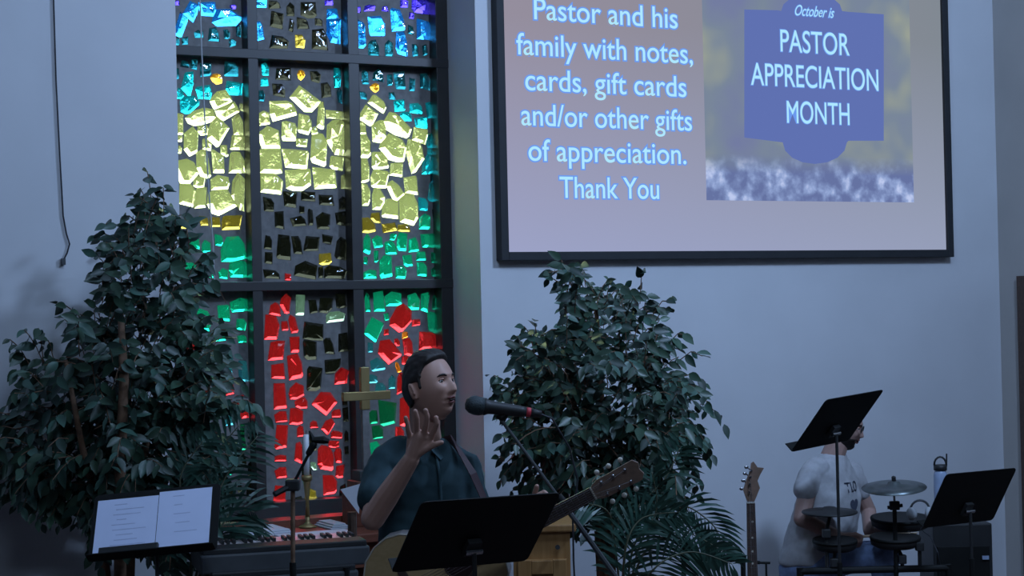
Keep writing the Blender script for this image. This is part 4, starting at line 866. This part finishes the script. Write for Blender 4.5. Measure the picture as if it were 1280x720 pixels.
MB().prism([(u*.995, v*.99) for u, v in poly], GU, GV, gc-GN*.004, .004, GN).build('soundboard', M['spruce'], groot)
MB().tube([gc+GU*u+GV*v+GN*.0005 for u, v in poly+[poly[0]]], .003, 6).build('binding', M['pearl'], groot)
so = gc+GU*(-.15)+GN*.0005
MB().lathe(so, [(.050, 0), (.050, .001)], GN, 28).build('sound_hole', M['mouth'], groot)
MB().tube([so+GU*.054*math.cos(t*.2618)+GV*.054*math.sin(t*.2618)+GN*.001 for t in range(25)], .003, 5).build('rosette', M['rosew'], groot)
MB().prism([(-.19, -.03), (-.12, -.052), (-.13, -.10), (-.20, -.12), (-.24, -.08)], GU, GV, gc+GN*.0003, .0012, GN).build('pickguard', M['rosew'], groot)
MB().box(gc+GU*(-.34)+GN*.005, (.028, .15, .010), GU, GV, GN).build('bridge', M['rosew'], groot, bevel=.003)
nl = (gb-ga).length
MB().prism([(-.04, -.028), (nl, -.022), (nl, .022), (-.04, .028)], GU, GV, ga-GN*.022, .018, GN).build('neck', M['maple'], groot, bevel=.004)
MB().prism([(-.10, -.028), (nl, -.0225), (nl, .0225), (-.10, .028)], GU, GV, ga-GN*.003, .007, GN).build('fretboard', M['rosew'], groot)
mb = MB()
for i in range(1, 19): x = nl*(1-1.0)+(nl+.10)*(2**(-i/12))*1.0-.10+(.0); mb.box(ga+GU*x+GN*.0045, (.0015, .046, .0015), GU, GV, GN)
mb.build('frets', M['chrome'], groot)['kind'] = 'stuff'
MB().box(gb+GU*.002+GN*.004, (.005, .045, .010), GU, GV, GN).build('nut', M['pearl'], groot)
hp = [(0, -.022), (.03, -.034), (.17, -.038), (.185, -.02), (.178, 0), (.185, .02), (.17, .038), (.03, .034), (0, .022)]
MB().prism(hp, GU, GV, gb-GN*.016, .014, GN).build('headstock', M['maple'], groot, bevel=.002)
for i in range(3):
    for s_ in (-1, 1):
        q = gb+GU*(.045+.045*i)+GV*(.022*s_)-GN*.002
        pg = MB().lathe(q, [(.004, 0), (.004, .012), (.006, .013), (.003, .015)], GN, 10).build('tuning_post', M['chrome'], groot, True)
        MB().ell(q+GV*(.034*s_)-GN*.010, .0095, .0095, .006, GU, GV, GN, 10, 6).build('tuning_button', M['pearl'], groot, True)
for i in range(6):
    v0 = -.025+.01*i; v1 = -.0175+.007*i; MB().tube([gc+GU*(-.34)+GV*v0+GN*.011, gb+GV*v1+GN*.010, gb+GU*(.045+.045*min(i, 5-i))+GV*(.022*(1 if i > 2 else -1))+GN*.011], .0009, 4).build('string', M['chrome'], groot)
# strap
sp_ = [gc-GU*.49-GN*.06, S(500, 720, .15), S(505, 620, .19), S(540, 556, .13), S(563, 549, .03), S(578, 570, -.085), S(591, 592, -.10), S(604, 622, -.10), S(620, 660, -.10), ga-GN*.06-GU*.02]
mb = MB()
vs = []
for i, p in enumerate(sp_):
    t = (sp_[min(i+1, len(sp_)-1)]-sp_[max(i-1, 0)]).normalized(); c_ = p-S(535, 640, .05); c_.z = 0; nn = c_.normalized(); wv = t.cross(nn).normalized()*.016
    vs += [p-wv, p+wv, p+wv+nn*.003, p-wv+nn*.003]
fs = []
for i in range(len(sp_)-1):
    for k in range(4): fs.append((i*4+k, i*4+(k+1) % 4, i*4+4+(k+1) % 4, i*4+4+k))
mb.add(vs, fs).build('strap', M['strap'], groot)
# ---------- drummer
DD = 9.3
def Q(px, py, dz=0): return P(px, py, DD+dz)
droot = empty('person', Q(1040, 700).xy.to_3d(), 'seated drummer in grey printed t-shirt and light blue jeans', 'person')
a_ = R(50); UX = RH*math.cos(a_)+FH*math.sin(a_); UY = RH*math.sin(a_)-FH*math.cos(a_)  # side / front
body = MB(); dh = Q(1055, 532); df = head_frame(dh, R(72), R(-14)); make_head(body, dh, df, 1.0, 64, 60)
body.chain([Q(1050, 548), Q(1040, 572)], [.056, .064])
body.loft([(Q(1038, 570), UX, UY, .07, .06), (Q(1036, 586), UX, UY, .15, .09), (Q(1034, 620), UX, UY, .17, .12), (Q(1026, 660), UX, UY, .165, .13), (Q(1018, 700), UX, UY, .17, .12)])
body.chain([Q(1014, 592, -.12), Q(1002, 648, -.20), Q(1050, 672, -.25)], [.052, .044, .03])
body.chain([Q(1062, 590, .14), Q(1086, 640, .20), Q(1086, 664, -.02)], [.052, .042, .03])
for (w0, dx) in ((Q(1050, 672, -.25), 1), (Q(1087, 666, -.02), 1)):
    K = [w0+RH*.075+ZV*.01*(2-i)-FH*.006+FH*.016*(i-1.5) for i in range(4)]
    Fg = [[k+RH*.03-ZV*.012, k+RH*.028-ZV*.035, k+RH*.005-ZV*.042] for k in K]
    hand(body, w0, K, Fg, [w0+RH*.05-FH*.02-ZV*.01, w0+RH*.08-FH*.024-ZV*.018])
db = fuse(body, 'body', M['skin2'], droot, .0045, 3)
face_details(db, dh, df)
hair_cap(db, dh, df, short_hair, lambda x, y, z: .012, M['hair'], N=80, Mn=60)
hair_cap(db, dh, df, lambda x, y, z: min((-.048-z-(0 if y < .07 else .0))/.006, (y+.01)/.006, 1-g(x, 0, .022)*g(z, -.066, .010)*1.3), lambda x, y, z: .006, M['hair'], name='beard', N=80, Mn=60)
gl = MB()
for s_ in (-1, 1):
    c_ = dh+df[1]*(.034*s_)+df[0]*.098+df[2]*.002
    gl.tube([c_+df[1]*.022*math.cos(t*math.pi/8)+df[2]*.017*math.sin(t*math.pi/8) for t in range(17)], .002, 6)
    gl.tube([dh+df[1]*(.056*s_)+df[0]*.096+df[2]*.008, dh+df[1]*(.082*s_)-df[0]*.005+df[2]*.006], .002, 6)
gl.tube([dh+df[1]*-.012+df[0]*.1, dh+df[1]*.012+df[0]*.1], .002, 6)
gl.build('glasses', M['black2'], droot)
sh = MB()
sh.loft([(Q(1041, 568), UX, UY, .068, .062), (Q(1038, 577), UX, UY, .12, .085), (Q(1036, 590), UX, UY, .18, .11), (Q(1035, 625), UX, UY, .19, .145), (Q(1028, 660), UX, UY, .19, .165), (Q(1018, 690), UX, UY, .20, .16), (Q(1014, 702), UX, UY, .195, .155)])
sh.chain([Q(1022, 586, -.10), Q(1013, 594, -.13), Q(1006, 612, -.17)], [.062, .062, .059]); sh.chain([Q(1062, 590, .14), Q(1074, 612, .17)], [.064, .058])
ts = fuse(sh, 't_shirt', M['grey'], droot, .007, 7, lambda co: fold(co, .010, 9)+.004)
# print on the chest
def printon(body_, px, py, sz):
    me = text_mesh(body_, .01, 0, .0005); s_ = sz
    o_ = Q(px, py)
    for v in me.vertices:
        p = o_+UX*(v.co.x*s_)+ZV*(v.co.y*s_); v.co = p+UY*.0
    return me
def project_print(me, nm):
    from mathutils.bvhtree import BVHTree
    T = BVHTree.FromPolygons([v.co+wloc(ts) for v in ts.data.vertices], [p.vertices for p in ts.data.polygons])
    for v in me.vertices:
        h_ = T.ray_cast(v.co+UY*.6, -UY)
        if h_[0] is not None: v.co = h_[0]+UY*.003
    return link(nm, me, M['logo'], ts)
project_print(printon('TLO', 1040, 613, .075), 'printed_letters')
hs = []
for k in range(20): t = 2*math.pi*k/20; hs.append((.045*math.sin(t)**3, .0028*(13*math.cos(t)-5*math.cos(2*t)-2*math.cos(3*t)-math.cos(4*t))))
me = bpy.data.meshes.new('h'); o_ = Q(1040, 630); me.from_pydata([tuple(o_)]+[tuple(o_+UX*x+ZV*y) for x, y in hs], [], [(0, 1+k, 1+(k+1) % 20) for k in range(20)])
project_print(me, 'printed_heart')
jn = MB(); hz = Q(1014, 700)
jn.loft([(hz+ZV*.03, UX, UY, .175, .13), (hz-ZV*.03, UX, UY, .19, .15), (hz-ZV*.09, UX, UY, .18, .15)])
kn = []
for (k_, h_) in ((Q(1104, 692, -.22), -.10), (Q(1106, 690, .16), .10)):
    hp_ = hz+UX*h_-ZV*.03; an = k_+RH*.02; an.z = .09; jn.chain([hp_, k_, an], [.095, .072, .052]); kn.append(an)
fuse(jn, 'jeans', M['jeans'], droot, .009, 5, lambda co: fold(co, .008, 8))
for an in kn:
    f_ = MB(); a = an.copy(); a.z = .048; f_.chain([a-UY*.03, a+UY*.08, a+UY*.17-ZV*.008], [.042, .042, .034]); f_.box(a+UY*.07-ZV*.035, (.09, .29, .02), UX, UY)
    fuse(f_, 'shoe', M['shoe'], droot, .007, 3)
# throne
tb = hz.copy(); tb.z = 0; sz_ = hz.z-.125
th_ = empty('drum_throne', tb, 'round black drum stool under the seated drummer', 'stool')
MB().lathe(tb, [(.16, sz_-.07), (.175, sz_-.06), (.178, sz_-.02), (.16, sz_)]).build('seat', M['black2'], th_, True)
MB().tube([tb+ZV*.12, tb+ZV*(sz_-.07)], .016, 10).build('post', M['chrome'], th_)
for k in range(3):
    t = R(20+120*k); dv = Vector((math.cos(t), math.sin(t), 0)); MB().tube([tb+ZV*.3, tb+dv*.27+ZV*.012], .011, 8).build('leg', M['black'], th_)
# drum stick held
def sticko(a, b, lab):
    d_ = (b-a); L_ = d_.length; return tag(MB().lathe(a, [(.0065, 0), (.0072, .01), (.0072, L_*.7), (.0035, L_-.02), (.005, L_-.012), (.002, L_)], d_, 10).build('drumstick', M['stick'], None, True), lab, 'drumstick')
sticko(Q(1058, 672, -.25), Q(1148, 666, -.30), 'wooden drumstick in the near hand of the drummer')
# cymbal, pads, rack
def flat_ground(p): return Vector((p.x, p.y, 0))
cy = P(1117.5, 607, 8.85); cax = (ZV*math.cos(R(8))-FH*math.sin(R(8))-RH*.05).normalized()
cyr = empty('cymbal', cy, 'round grey green cymbal raised on a stand before the bottle', 'cymbal')
MB().lathe(cy, [(.161, -.012), (.162, -.010), (.10, .002), (.035, .008), (.028, .020), (.005, .026)], cax, 40).build('disc', M['cymb'], cyr, True)
MB().lathe(cy, [(.011, .026), (.011, .045), (.004, .05)], cax, 10).build('wing_nut', M['black2'], cyr)
csr = empty('cymbal_stand', flat_ground(cy), 'thin black stand carrying the grey green cymbal', 'stand')
MB().tube([cy-ZV*.013, cy-ZV*.10], .006, 8).build('tilter_rod', M['chrome'], csr)
MB().box(cy-ZV*.10, (.05, .03, .045), RH, FH).build('tilter', M['black2'], csr, bevel=.006)
MB().tube([cy-ZV*.09+RH*.04-ZV*.01, cy-ZV*.11-RH*.035], .009, 8).build('wing_screw', M['black2'], csr)
MB().tube([cy-ZV*.10, flat_ground(cy)+ZV*.15], .011, 10).build('pole', M['black'], csr)
for k in range(3):
    t = R(50+120*k); dv = Vector((math.cos(t), math.sin(t), 0)); MB().tube([flat_ground(cy)+ZV*.25, flat_ground(cy)+dv*.25+ZV*.012], .009, 8).build('leg', M['black'], csr)
def pad(name, label, px0, px1, py, d, th, thin=False, tilt=4, knob=True):
    c = P((px0+px1)/2, py, d); r_ = (px1-px0)/2/FPX*d; axd = (ZV*math.cos(R(tilt))-FH*math.sin(R(tilt))).normalized(); rt = empty(name, c, label, 'drum pad' if not thin else 'cymbal')
    if thin:
        MB().lathe(c, [(r_*.96, -.010), (r_, -.006), (r_*.98, 0), (.04, .012), (.03, .022), (.004, .026)], axd, 32).build('disc', M['black2'], rt, True)
        MB().lathe(c-ZV*.028, [(.035, 0), (.035, .02), (.01, .026)], ZV, 14).build('sensor', M['black'], rt)
    else:
        MB().lathe(c, [(r_*.8, -th), (r_*.97, -th*.7), (r_, -th*.2), (r_, 0), (r_*.9, 0)], axd, 32).build('shell', M['black2'], rt, True)
        MB().lathe(c, [(r_*.9, -.002), (r_*.9, .004)], axd, 32).build('playing_surface', M['dgrey'], rt)
        MB().lathe(c, [(r_*1.01, -.008), (r_*1.02, 0), (r_*1.0, .008), (r_*.91, .006)], axd, 32).build('rim', M['black'], rt, True)
    return c
c1 = pad('hi_hat', 'thin dark cymbal pad in front of the drummer\'s chest', 1002, 1072, 639, 8.95, .02, True, 2)
c2 = pad('snare_pad', 'black rectangular edged drum pad lowest in front of the drummer', 1016, 1071, 676, 8.93, .045)
c3 = pad('tom_pad', 'black drum pad under the grey green cymbal, upper of two', 1089, 1162, 648, 9.2, .05)
c4 = pad('tom_pad', 'black drum pad under the grey green cymbal, lower of two', 1088, 1150, 672, 8.93, .045)
rk = empty('drum_rack', flat_ground(P(1100, 700, 8.86)), 'low black tube rack holding the drum pads', 'rack')
za_, zb_ = P(1000, 712, 8.86), P(1186, 712, 8.86); za_.z = zb_.z = (za_.z+zb_.z)/2
MB().tube([za_, zb_], .018, 12).build('crossbar', M['black'], rk)
for p in (za_, zb_): MB().tube([flat_ground(p)+ZV*.01, p+ZV*.018], .018, 12).build('post', M['black'], rk)
for c_, hx in ((c1, 1034), (c2, 1043), (c3, 1150), (c4, 1128)):
    b__ = P(hx, 712, 8.86); b__.z = za_.z; MB().tube([b__, Vector((b__.x, b__.y, c_.z-.09)), c_-ZV*.03 if c_ is not c2 else c_-ZV*.05], .010, 8).build('arm', M['black2'], rk)
    MB().box(Vector((b__.x, b__.y, c_.z-.10)), (.04, .04, .045), RH, FH).build('clamp', M['black2'], rk, bevel=.006)
# headphones hung on the upper pad
hpn = P(1150, 637, 9.05); hr = empty('headphones', hpn, 'pale grey headphones lying behind the black drum pads', 'headphones')
MB().tube([hpn+RH*.048*math.cos(R(k*18-20))+ZV*.048*math.sin(R(k*18-20)) for k in range(13)], .006, 8).build('headband', M['dgrey'], hr, True)
for s_ in (-1, 1): MB().lathe(hpn+RH*(.044*s_)-ZV*.02, [(.03, -.012), (.034, -.004), (.034, .006), (.024, .012)], RH*s_+FH*-.5, 18).build('ear_cup', M['bottle'] if 0 else M['cord'], hr, True)
tag(MB().tube([hpn-ZV*.05+RH*.04, hpn-ZV*.10-RH*.0, hpn-ZV*.14+RH*.05, P(1172, 690, 8.95), P(1178, 715, 8.95), P(1180, 760, 8.95)], .003, 6).build('headphone_cable', M['cable']), 'black cable dropping from the headphones by the cabinet', 'cable')
# dark cabinet with water bottle
cl, crr = P(1166, 655, 9.45), P(1240, 655, 9.45); top = (cl.z+crr.z)/2; cm = (cl+crr)/2; wdt = (crr-cl).length
cbn = empty('speaker_cabinet', flat_ground(cm)+FH*.0, 'tall black speaker cabinet behind the far right music stand', 'cabinet')
MB().box(Vector((cm.x, cm.y, top/2))+FH*.17, (wdt, .34, top), RH, FH).build('case', M['black2'], cbn, bevel=.008)
MB().box(Vector((cm.x, cm.y, top*.45))-FH*.004, (wdt*.88, .012, top*.78), RH, FH).build('grille', M['black'], cbn, bevel=.003)
MB().box(P(1232, 697, 9.43), (.035, .006, .02), RH, FH).build('badge', M['bottle'], cbn)
bt = P(1177, 650, 9.55); bt.z = top; br = empty('water_bottle', bt+ZV*.001, 'pale blue water bottle with black loop lid on the cabinet', 'bottle')
zt_ = P(1177, 588, 9.55).z-top
MB().lathe(bt+ZV*.001, [(.034, 0), (.037, .006), (.037, zt_-.03), (.033, zt_-.012), (.028, zt_)]).build('flask', M['bottle'], br, True)
MB().lathe(bt+ZV*zt_, [(.031, 0), (.036, .002), (.036, .026), (.028, .032)]).build('lid', M['black2'], br, True)
MB().tube([bt+ZV*(zt_+.028)+RH*.033*math.cos(R(k*22.5))+ZV*.045*math.sin(R(k*22.5)) for k in range(9)], .0055, 8).build('carry_loop', M['black2'], br, True)
MB().tube([bt+ZV*(zt_+.02)+RH*.034, bt+ZV*(zt_+.09)+RH*.036], .004, 8).build('straw', M['black2'], br)
# ---------- electric bass on a stand
DB = 8.6
def Bp(px, py, dz=0): return P(px, py, DB+dz)
a = Bp(938.5, 628); bdn = Bp(941, 724); GUb = (a-bdn).normalized(); Nb = -(F-GUb*F.dot(GUb)).normalized(); Vb = Nb.cross(GUb).normalized()
if Vb.dot(RT) < 0: Vb = -Vb
bas = empty('bass_guitar', a-GUb*.88, 'electric bass with brown headstock leaning upright by the wall', 'guitar'); sB = FPX/DB
hp = [(934, 627), (929, 613), (933, 600), (938, 588), (939, 579), (942, 577), (947, 584), (955, 585), (950, 594), (947, 601), (950, 610), (943, 627)]
def uv(px, py): v = Bp(px, py)-a; return (v.dot(Vb), v.dot(GUb))
MB().prism([uv(*p) for p in hp], Vb, GUb, a-Nb*.012, .014, Nb).build('headstock', M['maple'], bas, bevel=.0015)
for i, (px, py) in enumerate(((933, 584), (931, 592), (929, 601), (927, 611))):
    q = Bp(px, py); MB().ell(q, .011, .004, .008, Vb, Nb, GUb, 10, 6).build('tuning_key', M['chrome'], bas, True)
    w_ = Bp(939-i*.9, py+4)+Nb*.002; MB().tube([q, w_-Nb*.012], .003, 6).build('key_shaft', M['chrome'], bas)
    MB().lathe(w_, [(.006, 0), (.005, .010)], Nb, 10).build('tuning_post', M['chrome'], bas)
Ln = .56
MB().prism([(-.020, 0), (.020, 0), (.027, -Ln), (-.027, -Ln)], Vb, GUb, a-Nb*.018, .018, Nb).build('neck', M['maple'], bas, bevel=.004)
MB().prism([(-.020, 0), (.020, 0), (.027, -Ln), (-.027, -Ln)], Vb, GUb, a, .005, Nb).build('fretboard', M['rosew'], bas)
MB().box(a+Nb*.004-GUb*.002, (.040, .004, .010), Vb, GUb, Nb).build('nut', M['pearl'], bas)
mb = MB()
for i in range(1, 18): mb.box(a-GUb*(.86*(1-2**(-i/12)))+Nb*.0055, (.042, .002, .0015), Vb, GUb, Nb)
mb.build('frets', M['chrome'], bas)['kind'] = 'stuff'
for py in (652, 672, 689, 704): MB().lathe(Bp(940.5, py)+Nb*.0045, [(.0055, 0), (.0055, .0015)], Nb, 10).build('inlay_dot', M['pearl'], bas)
for i in range(4): MB().tube([a-GUb*.80+Vb*(-.02+.0135*i)+Nb*.010, a+Vb*(-.014+.0095*i)+Nb*.009, Bp(939-(3-i)*.9, (584, 592, 601, 611)[i]+4)+Nb*.008], .0011, 4).build('string', M['chrome'], bas)
bo = [(0, -.49), (.05, -.43), (.115, -.455), (.14, -.50), (.115, -.56), (.105, -.61), (.135, -.68), (.155, -.75), (.13, -.82), (.06, -.865), (-.04, -.865), (-.12, -.82), (-.145, -.74), (-.12, -.66), (-.10, -.60), (-.12, -.53), (-.15, -.45), (-.14, -.40), (-.09, -.41), (-.04, -.47)]
MB().prism(bo, Vb, GUb, a-Nb*.045, .042, Nb).build('body', M['redwood'], bas, bevel=.004)
MB().box(a-GUb*.80+Nb*.003, (.07, .05, .012), Vb, GUb, Nb).build('bridge', M['chrome'], bas, bevel=.002)
MB().box(a-GUb*.67+Nb*.003, (.08, .03, .012), Vb, GUb, Nb).build('pickup', M['black2'], bas, bevel=.002)
gs = empty('guitar_stand', flat_ground(a-GUb*.8)+FH*.10, 'small black stand holding the electric bass', 'stand')
g0 = Vector(gs.location)
MB().tube([g0+ZV*.05, g0+ZV*.62], .010, 8).build('post', M['black'], gs)
nk = Bp(950, 704, .05); MB().tube([Vector((g0.x, g0.y, nk.z)), nk+FH*.02], .009, 8).build('neck_rest', M['black'], gs)
MB().tube([nk-RH*.01+FH*.02, nk+RH*.05], .006, 8).build('rest_finger', M['black'], gs); MB().tube([nk+RH*.03, nk+RH*.03-ZV*.12], .005, 8).build('strap_hook', M['black'], gs)
for k in range(3):
    t = R(-62+120*k); dv = Vector((math.cos(t), math.sin(t), 0)); MB().tube([g0+ZV*.12, g0+dv*.22+ZV*.012], .009, 8).build('leg', M['black'], gs)
# black bar frame left of the bass
fa, fb = P(852, 697, 8.45), P(931, 697, 8.35); fa.z = fb.z = (fa.z+fb.z)/2
fr_ = empty('metal_frame', flat_ground((fa+fb)/2), 'low black metal frame between the palm and the bass', 'frame')
MB().box((fa+fb)/2, ((fb-fa).length, .03, .035), fb-fa).build('top_bar', M['black'], fr_, bevel=.004)
for p in (fa.lerp(fb, .03), fa.lerp(fb, .97)): MB().tube([flat_ground(p)+ZV*.01, p], .012, 8).build('post', M['black'], fr_)
MB().tube([fa.lerp(fb, .03)-ZV*.12, fa.lerp(fb, .97)-ZV*.12], .008, 8).build('lower_bar', M['black'], fr_)
# ---------- oak cabinet behind the front music stand
oa, ob_ = P(636, 657, 7.1), P(717, 655, 7.1); zt_ = (oa.z+ob_.z)/2; om = flat_ground((oa+ob_)/2); ow = (ob_-oa).length
oc = empty('oak_cabinet', om+FH*.2, 'honey oak cabinet with framed door below the mic boom', 'cabinet')
MB().box(om+FH*.2+ZV*(zt_-.03)/2, (ow-.03, .38, zt_-.03), RH, FH).build('carcass', M['oak'], oc, bevel=.003)
MB().box(om+FH*.2+ZV*(zt_-.015), (ow+.02, .42, .03), RH, FH).build('top', M['oak'], oc, bevel=.006)
dz_ = zt_-.16; dc = om+ZV*(dz_/2+.04)
door = MB().box(dc+FH*.004, (ow-.06, .015, dz_-.04), RH, FH).build('door', M['redwood'] if 0 else M['oak'], oc)
for sx_ in (-1, 1): MB().box(dc+RH*(sx_*(ow/2-.06))-FH*.010, (.055, .014, dz_-.04), RH, FH).build('stile', M['oak'], door, bevel=.003)
for sz2 in (-1, 1): MB().box(dc+ZV*(sz2*(dz_/2-.05))-FH*.010, (ow-.175, .014, .055), RH, FH).build('rail', M['oak'], door, bevel=.003)
MB().box(dc-FH*.006, (ow-.20, .008, dz_-.19), RH, FH).build('panel', M['redwood'], door, bevel=.003)
MB().tube([P(697, 684, 7.08), P(697, 684, 7.05)], .010, 10).build('knob', M['black2'], door)
